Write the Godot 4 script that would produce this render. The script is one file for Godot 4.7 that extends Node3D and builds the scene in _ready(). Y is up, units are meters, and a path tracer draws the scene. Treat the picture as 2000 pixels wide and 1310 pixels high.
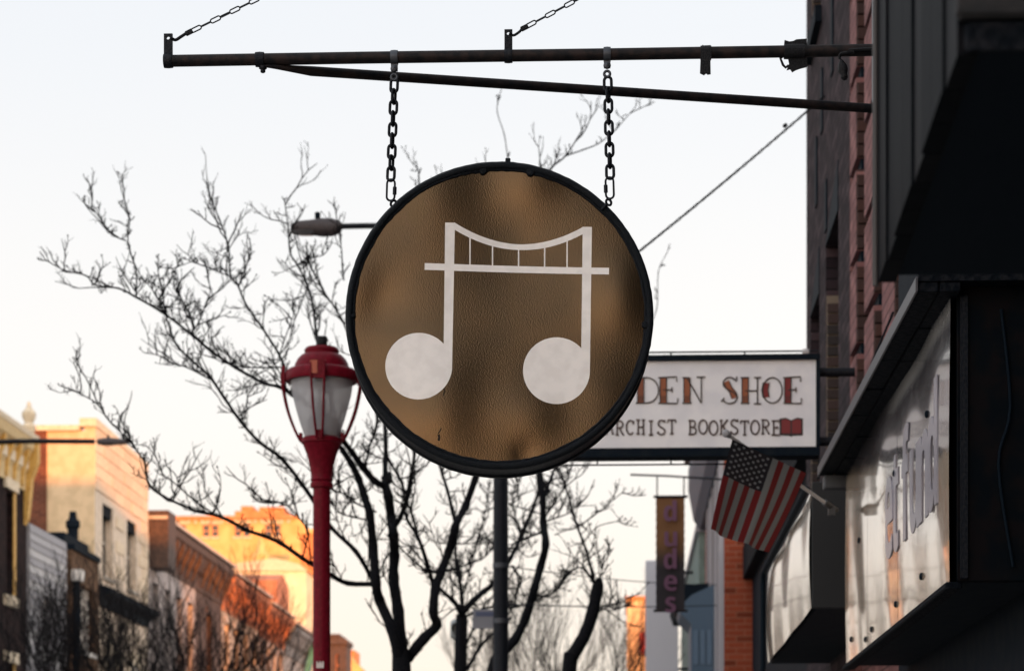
extends Node3D

const F := 4700.0          # focal length in pixels of the 2000 x 1310 photograph
const EYE := Vector3(0, 1.6, 0)
const YAW := 0.04572       # the camera looks a little to the left of the street's axis (-z)
const LEFT := -12.6        # facade line across the street
const RIGHT := 1.45        # facade line on this side

var M := {}
var used := {}
var rng := RandomNumberGenerator.new()

# ------------------------------------------------------------------ helpers
func lin(r: float, g: float, b: float, a := 1.0) -> Color:
	var c := Color(r, g, b).linear_to_srgb()
	c.a = a
	return c

func at(px: float, py: float, d: float) -> Vector3:
	var dir := Vector3((px - 1000.0) / F, (1650.0 - py) / F, -1.0).rotated(Vector3.UP, YAW)
	return EYE + dir * (d / -dir.z)

func zof(px: float, x: float) -> float:      # distance down the street at which the plane x is met
	var dir := Vector3((px - 1000.0) / F, 0, -1.0).rotated(Vector3.UP, YAW)
	return x / dir.x * -dir.z

func hof(py: float, d: float) -> float:
	return 1.6 + (1650.0 - py) * d / F

func numbered(n: String) -> String:
	if not used.has(n):
		used[n] = 0
		return n
	used[n] += 1
	return "%s_%03d" % [n, used[n]]

func tag(o: Node, label: String, category: String, group := "") -> Node:
	o.set_meta("label", label)
	o.set_meta("category", category)
	if group != "":
		o.set_meta("group", group)
	return o

func thing(called: String, label: String, category: String, pos := Vector3.ZERO, turn := 0.0, group := "") -> Node3D:
	var o := Node3D.new()
	o.name = numbered(called)
	add_child(o)
	o.position = pos
	o.rotation.y = turn
	tag(o, label, category, group)
	return o

func st() -> SurfaceTool:
	var s := SurfaceTool.new()
	s.begin(Mesh.PRIMITIVE_TRIANGLES)
	return s

func mi(called: String, mesh: Mesh, mat: Material, parent: Node) -> MeshInstance3D:
	var o := MeshInstance3D.new()
	o.mesh = mesh
	o.material_override = mat
	if parent == self:
		o.name = numbered(called)
		add_child(o)
	else:
		o.name = called
		parent.add_child(o, true)
	return o

func put(called: String, s: SurfaceTool, mat: Material, parent: Node) -> MeshInstance3D:
	return mi(called, s.commit(), mat, parent)

func tri(s: SurfaceTool, a: Vector3, b: Vector3, c: Vector3, na: Vector3, nb: Vector3, nc: Vector3, ua := Vector2.ZERO, ub := Vector2.ZERO, uc := Vector2.ZERO) -> void:
	if (c - a).cross(b - a).dot(na + nb + nc) < 0.0:
		var t := b; b = c; c = t
		t = nb; nb = nc; nc = t
		var u := ub; ub = uc; uc = u
	s.set_normal(na); s.set_uv(ua); s.add_vertex(a)
	s.set_normal(nb); s.set_uv(ub); s.add_vertex(b)
	s.set_normal(nc); s.set_uv(uc); s.add_vertex(c)

func quad(s: SurfaceTool, a: Vector3, b: Vector3, c: Vector3, d: Vector3, n: Vector3, uvs := []) -> void:
	if uvs.is_empty():
		var along := (b - a)
		if along.length() < 1e-6:
			along = c - d
		var up := n.cross(along).normalized()
		along = along.normalized()
		if absf(n.y) < 0.7:
			up = Vector3.UP
			along = up.cross(n).normalized()
		uvs = [Vector2(a.dot(along), -a.dot(up)), Vector2(b.dot(along), -b.dot(up)), Vector2(c.dot(along), -c.dot(up)), Vector2(d.dot(along), -d.dot(up))]
	tri(s, a, b, c, n, n, n, uvs[0], uvs[1], uvs[2])
	tri(s, a, c, d, n, n, n, uvs[0], uvs[2], uvs[3])

func box(s: SurfaceTool, mn: Vector3, mx: Vector3, t := Transform3D()) -> void:
	var v := []
	for i in 8:
		v.append(t * Vector3(mx.x if i & 1 else mn.x, mx.y if i & 2 else mn.y, mx.z if i & 4 else mn.z))
	var b := t.basis.orthonormalized()
	quad(s, v[0], v[2], v[6], v[4], -b.x)
	quad(s, v[1], v[5], v[7], v[3], b.x)
	quad(s, v[0], v[4], v[5], v[1], -b.y)
	quad(s, v[2], v[3], v[7], v[6], b.y)
	quad(s, v[0], v[1], v[3], v[2], -b.z)
	quad(s, v[4], v[6], v[7], v[5], b.z)

func bevel_box(s: SurfaceTool, mn: Vector3, mx: Vector3, r: float, t := Transform3D()) -> void:
	# eight-sided outline across z, straight along z, with small sloping ends
	var o := [Vector2(mn.x + r, mn.y), Vector2(mx.x - r, mn.y), Vector2(mx.x, mn.y + r), Vector2(mx.x, mx.y - r), Vector2(mx.x - r, mx.y), Vector2(mn.x + r, mx.y), Vector2(mn.x, mx.y - r), Vector2(mn.x, mn.y + r)]
	var c := Vector2((mn.x + mx.x) / 2, (mn.y + mx.y) / 2)
	for side in [[mn.z, mn.z + r, -1.0], [mx.z, mx.z - r, 1.0]]:
		for i in 8:
			var p: Vector2 = o[i]
			var q: Vector2 = o[(i + 1) % 8]
			var pi2 := p + (c - p).normalized() * r
			var qi := q + (c - q).normalized() * r
			var out := Vector3((p + q).x / 2 - c.x, (p + q).y / 2 - c.y, 0).normalized()
			quad(s, t * Vector3(p.x, p.y, side[1]), t * Vector3(q.x, q.y, side[1]), t * Vector3(qi.x, qi.y, side[0]), t * Vector3(pi2.x, pi2.y, side[0]), (t.basis * (out + Vector3(0, 0, side[2]))).normalized())
			tri(s, t * Vector3(c.x, c.y, side[0]), t * Vector3(pi2.x, pi2.y, side[0]), t * Vector3(qi.x, qi.y, side[0]), t.basis * Vector3(0, 0, side[2]), t.basis * Vector3(0, 0, side[2]), t.basis * Vector3(0, 0, side[2]))
	for i in 8:
		var p: Vector2 = o[i]
		var q: Vector2 = o[(i + 1) % 8]
		var e := q - p
		quad(s, t * Vector3(p.x, p.y, mn.z + r), t * Vector3(q.x, q.y, mn.z + r), t * Vector3(q.x, q.y, mx.z - r), t * Vector3(p.x, p.y, mx.z - r), (t.basis * Vector3(e.y, -e.x, 0)).normalized())

func tube(s: SurfaceTool, pts: Array, rad, sides := 8, closed := false, caps := true) -> void:
	var n := pts.size()
	var rings := []
	var ref := Vector3(0.31, 0.2, 0.93)
	for i in n:
		var a: Vector3 = pts[(i - 1 + n) % n] if closed else pts[maxi(i - 1, 0)]
		var b: Vector3 = pts[(i + 1) % n] if closed else pts[mini(i + 1, n - 1)]
		var d := (b - a).normalized()
		if i == 0:
			if absf(d.dot(ref)) > 0.9:
				ref = Vector3(0.9, 0.3, 0.1)
			ref = (ref - d * ref.dot(d)).normalized()
		else:
			ref = (ref - d * ref.dot(d)).normalized()
		var w := d.cross(ref)
		var r: float = rad[i] if rad is Array else rad
		var ring := []
		for k in sides:
			var ang := TAU * k / sides
			var nn := ref * cos(ang) + w * sin(ang)
			ring.append([pts[i] + nn * r, nn])
		rings.append(ring)
	var run := 0.0
	var pr := PackedFloat32Array()
	for i in n:
		pr.append(run)
		if i + 1 < n:
			run += (pts[i + 1] - pts[i]).length()
	for i in (n if closed else n - 1):
		var p = rings[i]
		var q = rings[(i + 1) % n]
		for k in sides:
			var l := (k + 1) % sides
			var u0 := float(k) / sides
			var u1 := float(k + 1) / sides
			var v0 := pr[i]
			var v1: float = pr[i + 1] if i + 1 < n else run
			tri(s, p[k][0], p[l][0], q[l][0], p[k][1], p[l][1], q[l][1], Vector2(u0, v0), Vector2(u1, v0), Vector2(u1, v1))
			tri(s, p[k][0], q[l][0], q[k][0], p[k][1], q[l][1], q[k][1], Vector2(u0, v0), Vector2(u1, v1), Vector2(u0, v1))
	if caps and not closed:
		for e in [0, n - 1]:
			var d2: Vector3 = (pts[0] - pts[1]).normalized() if e == 0 else (pts[n - 1] - pts[n - 2]).normalized()
			for k in range(1, sides - 1):
				tri(s, rings[e][0][0], rings[e][k][0], rings[e][k + 1][0], d2, d2, d2)

func lathe(s: SurfaceTool, prof: Array, sides: int, t := Transform3D(), arc := TAU) -> void:   # prof: Vector2(radius, y)
	var np := prof.size()
	for i in np - 1:
		var p: Vector2 = prof[i]
		var q: Vector2 = prof[i + 1]
		if p.is_equal_approx(q):
			continue
		var d := (q - p).normalized()
		var fl := Vector2(-d.y, d.x) if false else Vector2(d.y, -d.x)
		var n0 := fl
		var n1 := fl
		if i > 0:
			var d0: Vector2 = (p - prof[i - 1]).normalized()
			if d0.dot(d) > 0.75:
				n0 = Vector2((d + d0).y, -(d + d0).x).normalized()
		if i + 2 < np:
			var d1: Vector2 = (prof[i + 2] - q).normalized()
			if d1.dot(d) > 0.75:
				n1 = Vector2((d + d1).y, -(d + d1).x).normalized()
		for k in sides:
			var a0 := arc * k / sides
			var a1 := arc * (k + 1) / sides
			var c0 := Vector3(cos(a0), 0, sin(a0))
			var c1 := Vector3(cos(a1), 0, sin(a1))
			var A := t * (c0 * p.x + Vector3.UP * p.y)
			var B := t * (c1 * p.x + Vector3.UP * p.y)
			var C := t * (c1 * q.x + Vector3.UP * q.y)
			var D := t * (c0 * q.x + Vector3.UP * q.y)
			var nA := (t.basis * (c0 * n0.x + Vector3.UP * n0.y)).normalized()
			var nB := (t.basis * (c1 * n0.x + Vector3.UP * n0.y)).normalized()
			var nC := (t.basis * (c1 * n1.x + Vector3.UP * n1.y)).normalized()
			var nD := (t.basis * (c0 * n1.x + Vector3.UP * n1.y)).normalized()
			var u0 := float(k) / sides
			var u1 := float(k + 1) / sides
			if p.x > 1e-5:
				tri(s, A, B, C, nA, nB, nC, Vector2(u0, p.y), Vector2(u1, p.y), Vector2(u1, q.y))
			if q.x > 1e-5:
				tri(s, A, C, D, nA, nC, nD, Vector2(u0, p.y), Vector2(u1, q.y), Vector2(u0, q.y))

func prism(s: SurfaceTool, poly: PackedVector2Array, z0: float, z1: float, t := Transform3D()) -> void:   # outline in x,y, thickness along z
	var ix := Geometry2D.triangulate_polygon(poly)
	var bz := t.basis.z.normalized()
	for i in range(0, ix.size(), 3):
		var a := poly[ix[i]]
		var b := poly[ix[i + 1]]
		var c := poly[ix[i + 2]]
		tri(s, t * Vector3(a.x, a.y, z1), t * Vector3(b.x, b.y, z1), t * Vector3(c.x, c.y, z1), bz, bz, bz, a, b, c)
		tri(s, t * Vector3(a.x, a.y, z0), t * Vector3(b.x, b.y, z0), t * Vector3(c.x, c.y, z0), -bz, -bz, -bz, a, b, c)
	var area := 0.0
	for i in poly.size():
		area += poly[i].cross(poly[(i + 1) % poly.size()])
	for i in poly.size():
		var a := poly[i]
		var b := poly[(i + 1) % poly.size()]
		var e := (b - a) * signf(area)
		quad(s, t * Vector3(a.x, a.y, z0), t * Vector3(b.x, b.y, z0), t * Vector3(b.x, b.y, z1), t * Vector3(a.x, a.y, z1), (t.basis * Vector3(e.y, -e.x, 0)).normalized())

func stroke(pts: Array, w: float) -> PackedVector2Array:     # the outline of a pen stroke through those points
	var l := PackedVector2Array()
	var r := PackedVector2Array()
	for i in pts.size():
		var a: Vector2 = pts[maxi(i - 1, 0)]
		var b: Vector2 = pts[mini(i + 1, pts.size() - 1)]
		var d := (b - a).normalized()
		var nn := Vector2(-d.y, d.x) * w / 2
		l.append(pts[i] + nn)
		r.append(pts[i] - nn)
	r.reverse()
	l.append_array(r)
	return l

func stroke_mesh(s: SurfaceTool, pts: Array, w: float, z0: float, z1: float, t := Transform3D()) -> void:
	for i in pts.size() - 1:
		pass
	var o := stroke(pts, w)
	var n := pts.size()
	# quads along the stroke, so that self-crossing strokes are safe
	for i in n - 1:
		var a := o[i]
		var b := o[i + 1]
		var c := o[2 * n - 2 - i]
		var d := o[2 * n - 1 - i]
		quad(s, t * Vector3(a.x, a.y, z1), t * Vector3(b.x, b.y, z1), t * Vector3(c.x, c.y, z1), t * Vector3(d.x, d.y, z1), t.basis.z.normalized())
		quad(s, t * Vector3(a.x, a.y, z0), t * Vector3(b.x, b.y, z0), t * Vector3(b.x, b.y, z1), t * Vector3(a.x, a.y, z1), (t.basis * Vector3((a - d).x, (a - d).y, 0)).normalized())
		quad(s, t * Vector3(d.x, d.y, z0), t * Vector3(c.x, c.y, z0), t * Vector3(c.x, c.y, z1), t * Vector3(d.x, d.y, z1), (t.basis * Vector3((d - a).x, (d - a).y, 0)).normalized())

func arc2(cx: float, cy: float, rx: float, ry: float, d0: float, d1: float, n: int) -> Array:
	var o := []
	for i in n + 1:
		var a := deg_to_rad(lerpf(d0, d1, float(i) / n))
		o.append(Vector2(cx + cos(a) * rx, cy + sin(a) * ry))
	return o

func along(a: Vector3, b: Vector3) -> Transform3D:      # a frame whose y axis runs from a to b
	var y := (b - a).normalized()
	var x := y.cross(Vector3(0, 0, 1) if absf(y.z) < 0.9 else Vector3(1, 0, 0)).normalized()
	return Transform3D(Basis(x, y, x.cross(y)), a)

# ------------------------------------------------------------------ materials
func noise_tex(freq: float, c0: Color, c1: Color, sd: int, size := 256, oct := 4, lo := 0.3, hi := 0.7) -> NoiseTexture2D:
	var n := FastNoiseLite.new()
	n.seed = sd
	n.frequency = freq
	n.fractal_octaves = oct
	var t := NoiseTexture2D.new()
	t.width = size; t.height = size
	t.seamless = true
	t.noise = n
	var g := Gradient.new()
	g.offsets = PackedFloat32Array([lo, hi])
	g.colors = PackedColorArray([c0, c1])
	t.color_ramp = g
	return t

func plain(c: Color, rough := 0.7, metal := 0.0) -> StandardMaterial3D:
	var m := StandardMaterial3D.new()
	m.albedo_color = c
	m.roughness = rough
	m.metallic = metal
	return m

func mottled(c0: Color, c1: Color, per_m: float, sd: int, rough := 0.75, metal := 0.0, bump := 0.0, freq := 0.02) -> StandardMaterial3D:
	var m := plain(Color.WHITE, rough, metal)
	m.albedo_texture = noise_tex(freq, c0, c1, sd)
	m.uv1_triplanar = true
	m.uv1_world_triplanar = true
	m.uv1_scale = Vector3.ONE * per_m
	if bump > 0.0:
		m.heightmap_enabled = true
		m.heightmap_texture = noise_tex(freq * 2.0, Color.BLACK, Color.WHITE, sd + 77)
		m.heightmap_scale = bump
	return m

func bricks(c0: Color, c1: Color, mortar: Color, sd: int, bl := 0.21, bh := 0.075, rough := 0.85) -> StandardMaterial3D:
	# running bond: 4 bricks by 12 courses in one tile; far walls only
	var r := RandomNumberGenerator.new()
	r.seed = sd
	var W := 192
	var H := 288
	var im := Image.create(W, H, false, Image.FORMAT_RGB8)
	var hm := Image.create(W, H, false, Image.FORMAT_RGB8)
	im.fill(mortar)
	hm.fill(Color(0.25, 0.25, 0.25))
	var bw := W / 4
	var bhh := H / 12
	for row in 12:
		for k in 4:
			var c := c0.lerp(c1, r.randf())
			c = c.lerp(c * 0.82, 1.0 if r.randf() < 0.12 else 0.0)
			var x0 := k * bw + (bw / 2 if row % 2 else 0)
			for yy in range(2, bhh - 1):
				for xx in range(1, bw - 1):
					var v := 1.0 + (r.randf() - 0.5) * 0.16
					im.set_pixel((x0 + xx) % W, row * bhh + yy, Color(c.r * v, c.g * v, c.b * v))
					hm.set_pixel((x0 + xx) % W, row * bhh + yy, Color(0.9, 0.9, 0.9))
	var m := plain(Color.WHITE, rough)
	m.albedo_texture = ImageTexture.create_from_image(im)
	m.heightmap_enabled = true
	m.heightmap_texture = ImageTexture.create_from_image(hm)
	m.heightmap_scale = 0.8
	m.metallic_specular = 0.2
	m.uv1_scale = Vector3(1.0 / (4 * bl), 1.0 / (12 * bh), 1)
	return m

# ------------------------------------------------------------------ walls with openings
# a wall sheet in the plane o + u*U + v*UP, facing n; openings are Rect2(u, v, width, height); the reveals go back by depth
func wall(s: SurfaceTool, o: Vector3, U: Vector3, n: Vector3, w: float, h: float, depth: float, holes: Array) -> void:
	var us := [0.0, w]
	var vs := [0.0, h]
	for r in holes:
		for x in [r.position.x, r.end.x]:
			if not us.has(x): us.append(x)
		for y in [r.position.y, r.end.y]:
			if not vs.has(y): vs.append(y)
	us.sort()
	vs.sort()
	for i in us.size() - 1:
		for j in vs.size() - 1:
			var mid := Vector2((us[i] + us[i + 1]) / 2, (vs[j] + vs[j + 1]) / 2)
			if holes.any(func(r): return r.has_point(mid)):
				continue
			var a: Vector3 = o + U * us[i] + Vector3.UP * vs[j]
			var b: Vector3 = o + U * us[i + 1] + Vector3.UP * vs[j]
			var up: Vector3 = Vector3.UP * (vs[j + 1] - vs[j])
			quad(s, a, b, b + up, a + up, n)
	for r in holes:
		var a: Vector3 = o + U * r.position.x + Vector3.UP * r.position.y
		var b: Vector3 = a + U * r.size.x
		var c: Vector3 = b + Vector3.UP * r.size.y
		var d: Vector3 = a + Vector3.UP * r.size.y
		var k := -n * depth
		quad(s, a, b, b + k, a + k, Vector3.UP)
		quad(s, d, c, c + k, d + k, Vector3.DOWN)
		quad(s, a, d, d + k, a + k, U)
		quad(s, b, c, c + k, b + k, -U)

# a sash window set back in a hole of a wall: frame with sill (part), panes (sub-parts)
func sash(parent: Node, o: Vector3, U: Vector3, n: Vector3, r: Rect2, depth: float, fm: Material, gm: Material, fw := 0.07, lintel: Material = null) -> void:
	var t := Transform3D(Basis(U, Vector3.UP, n), o + U * r.position.x + Vector3.UP * r.position.y)
	var w := r.size.x
	var h := r.size.y
	var d := -depth + 0.03
	var s := st()
	box(s, Vector3(0, 0, d - 0.06), Vector3(fw, h, d), t)
	box(s, Vector3(w - fw, 0, d - 0.06), Vector3(w, h, d), t)
	box(s, Vector3(fw, 0, d - 0.06), Vector3(w - fw, fw, d), t)
	box(s, Vector3(fw, h - fw, d - 0.06), Vector3(w - fw, h, d), t)
	box(s, Vector3(fw, h * 0.5 - 0.03, d - 0.05), Vector3(w - fw, h * 0.5 + 0.03, d + 0.01), t)
	var f := put("window", s, fm, parent)
	for k in 2:
		var g := st()
		box(g, Vector3(fw, fw if k == 0 else h * 0.5 + 0.03, d - 0.05), Vector3(w - fw, h * 0.5 - 0.03 if k == 0 else h - fw, d - 0.03), t)
		put("pane", g, gm, f)
	var e := st()
	box(e, Vector3(-0.06, -0.1, -depth + 0.01), Vector3(w + 0.06, -0.003, 0.06), t)
	put("sill", e, lintel if lintel else fm, f)
	if lintel:
		var l := st()
		box(l, Vector3(-0.1, h + 0.003, -0.02), Vector3(w + 0.1, h + 0.2, 0.035), t)
		put("lintel", l, lintel, f)

# cornice along z on the left row, profile given as (out, up) pairs from its lower inner edge
func cornice(called: String, parent: Node, z0: float, z1: float, x: float, y: float, prof: Array, m: Material) -> void:
	var poly := PackedVector2Array()
	for p in prof:
		poly.append(p)
	var s := st()
	prism(s, poly, 0.0, absf(z1 - z0), Transform3D(Basis.IDENTITY, Vector3(x, y, minf(z0, z1))))
	put(called, s, m, parent)

# ------------------------------------------------------------------ the scene
func _ready() -> void:
	rng.seed = 4711
	var cam := Camera3D.new()
	cam.name = "camera"
	add_child(cam)
	cam.position = EYE
	cam.rotation.y = YAW
	var ca := CameraAttributesPhysical.new()
	ca.frustum_focal_length = 85.0
	ca.frustum_focus_distance = 7.0
	ca.exposure_aperture = 6.4
	ca.frustum_near = 0.5
	ca.frustum_far = 900.0
	cam.attributes = ca
	cam.projection = Camera3D.PROJECTION_FRUSTUM      # a level camera with a raised lens: upright lines stay upright
	cam.near = 0.5
	cam.far = 900.0
	cam.size = 1310.0 / F * 0.5
	cam.frustum_offset = Vector2(0, 995.0 / F * 0.5)
	cam.current = true

	var sun_az := deg_to_rad(65.0)       # from +x towards +z: low behind the camera, a little to the right
	var sun_el := deg_to_rad(5.0)
	var to_sun := Vector3(cos(sun_az) * cos(sun_el), sin(sun_el), sin(sun_az) * cos(sun_el))
	var env := Environment.new()
	env.background_mode = Environment.BG_SKY
	env.tonemap_mode = Environment.TONE_MAPPER_LINEAR
	env.tonemap_exposure = 1.3
	env.sdfgi_enabled = true
	env.ssao_enabled = true
	env.ssil_enabled = true
	var sky := Sky.new()
	var pm := PanoramaSkyMaterial.new()
	pm.panorama = evening_sky(sun_az)
	sky.sky_material = pm
	env.sky = sky
	env.background_energy_multiplier = 1.0
	var we := WorldEnvironment.new()
	we.name = "world_environment"
	we.environment = env
	add_child(we)

	var sun := DirectionalLight3D.new()
	sun.name = "sun"
	sun.light_color = Color(1.0, 0.60, 0.26)
	sun.light_energy = 1.6
	sun.light_angular_distance = 0.6
	sun.shadow_enabled = true
	add_child(sun)
	sun.look_at_from_position(to_sun * 50.0, Vector3.ZERO)

	make_materials()
	make_ground()
	make_right_side()
	make_left_side()
	make_far_right()
	make_trees()
	make_street_lights()
	make_red_lamp()
	make_bookstore_sign()
	make_board_signs()
	make_flag()
	make_bracket()
	make_round_sign()
	make_wires()

func evening_sky(sun_az: float) -> ImageTexture:
	var W := 256
	var H := 128
	var im := Image.create(W, H, false, Image.FORMAT_RGBF)
	for y in H:
		var el := (0.5 - (y + 0.5) / H) * PI
		for x in W:
			var phi := ((x + 0.5) / W + 0.25 - 0.5) * TAU
			var near := 0.5 + 0.5 * cos(phi - sun_az) * cos(el)
			var up := clampf(sin(el), 0.0, 1.0)
			var c := Color(0.83, 0.735, 0.625).lerp(Color(0.785, 0.765, 0.74), smoothstep(0.05, 0.20, up)).lerp(Color(0.675, 0.70, 0.735), smoothstep(0.16, 0.36, up))
			if el < 0.0:
				c = Color(0.30, 0.28, 0.26)
			var glow := pow(near, 1.7) * (0.9 + 4.2 * exp(-up * 8.0))
			var warm := Color(1.0, 0.93, 0.84).lerp(Color(1.0, 0.66, 0.36), exp(-up * 4.0) * pow(near, 3.0))
			c = Color(c.r * (1.0 + 1.1 * glow * warm.r), c.g * (1.0 + 1.1 * glow * warm.g), c.b * (1.0 + 1.1 * glow * warm.b))
			im.set_pixel(x, y, c)
	return ImageTexture.create_from_image(im)

func make_materials() -> void:
	M.iron = mottled(lin(0.006, 0.009, 0.015), lin(0.016, 0.017, 0.022), 9.0, 3, 0.55, 0.3, 0.05)
	M.rust = mottled(lin(0.008, 0.009, 0.012), lin(0.028, 0.020, 0.020), 2.3, 5, 0.6, 0.2, 0.03, 0.03)
	M.galv = plain(lin(0.06, 0.068, 0.085), 0.5, 0.5)
	M.black = plain(lin(0.005, 0.010, 0.017), 0.7)
	M.rubber = mottled(lin(0.006, 0.007, 0.010), lin(0.02, 0.02, 0.024), 30.0, 9, 0.5, 0.0, 0.1)
	M.tar = mottled(lin(0.0035, 0.006, 0.0105), lin(0.008, 0.011, 0.016), 26.0, 11, 0.33, 0.0, 0.2)
	M.glass = plain(lin(0.03, 0.035, 0.045), 0.08)
	M.dim_glass = plain(lin(0.012, 0.014, 0.018), 0.25)
	for q in ["iron", "rust", "black", "rubber", "tar"]:
		M[q].metallic_specular = 0.3
	M.white = plain(lin(0.72, 0.70, 0.68), 0.6)
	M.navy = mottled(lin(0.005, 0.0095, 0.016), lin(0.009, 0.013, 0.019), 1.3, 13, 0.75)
	M.slate = mottled(lin(0.004, 0.006, 0.0095), lin(0.014, 0.0155, 0.02), 5.0, 15, 0.8, 0.0, 0.15)
	M.bark = mottled(lin(0.006, 0.008, 0.012), lin(0.016, 0.0155, 0.018), 8.0, 17, 0.9, 0.0, 0.4)
	M.twig = plain(lin(0.013, 0.0125, 0.0145), 0.85)
	for q in ["navy", "black", "slate", "bark", "twig"]:
		M[q].metallic_specular = 0.17

# ------------------------------------------------------------------ ground
func make_ground() -> void:
	var g := st()
	quad(g, Vector3(-400, -0.16, 200), Vector3(400, -0.16, 200), Vector3(400, -0.16, -700), Vector3(-400, -0.16, -700), Vector3.UP)
	put("ground", g, mottled(lin(0.10, 0.095, 0.09), lin(0.16, 0.15, 0.14), 0.2, 21), self).set_meta("kind", "structure")
	var r := st()
	box(r, Vector3(-9.2, -0.155, -400), Vector3(-2.4, -0.13, 60))
	put("road", r, mottled(lin(0.04, 0.04, 0.043), lin(0.07, 0.068, 0.066), 1.5, 22, 0.85, 0.0, 0.3), self).set_meta("kind", "structure")
	for k in 2:
		var p := st()
		box(p, Vector3(-2.2 if k == 0 else -12.8, -0.15, -400), Vector3(2.0 if k == 0 else -9.4, 0.0, 60))
		put("pavement", p, mottled(lin(0.22, 0.21, 0.2), lin(0.32, 0.31, 0.29), 0.9, 23 + k, 0.85, 0.0, 0.2), self).set_meta("kind", "structure")
		var c := st()
		box(c, Vector3(-2.39 if k == 0 else -9.395, -0.15, -400), Vector3(-2.205 if k == 0 else -9.21, -0.004, 60))
		put("kerb", c, mottled(lin(0.28, 0.27, 0.26), lin(0.4, 0.39, 0.37), 1.2, 25 + k), self).set_meta("kind", "structure")

# ------------------------------------------------------------------ this side of the street
func brick_column(parent: Node, x0: float, x1: float, z: float, y0: float, y1: float, ms: Array, mortar: Material, pitch := 0.0762) -> void:
	# a stack of single bricks whose ends face up the street towards the camera, bedded in mortar
	var b := st()
	box(b, Vector3(x0, y0, z - 0.02), Vector3(x1, y1, z + 0.004))
	put("mortar", b, mortar, parent)
	var meshes := []
	for k in 3:
		var s := st()
		bevel_box(s, Vector3(0.002 * k, 0.005, 0), Vector3(x1 - x0 - 0.002, pitch - 0.006, 0.016 + 0.003 * k), 0.003)
		meshes.append(s.commit())
	for k in int((y1 - y0) / pitch):
		var o := mi("brick", meshes[rng.randi() % 3], ms[rng.randi() % ms.size()], parent)
		o.position = Vector3(x0 + 0.001, y0 + k * pitch, z + 0.003)

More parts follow.
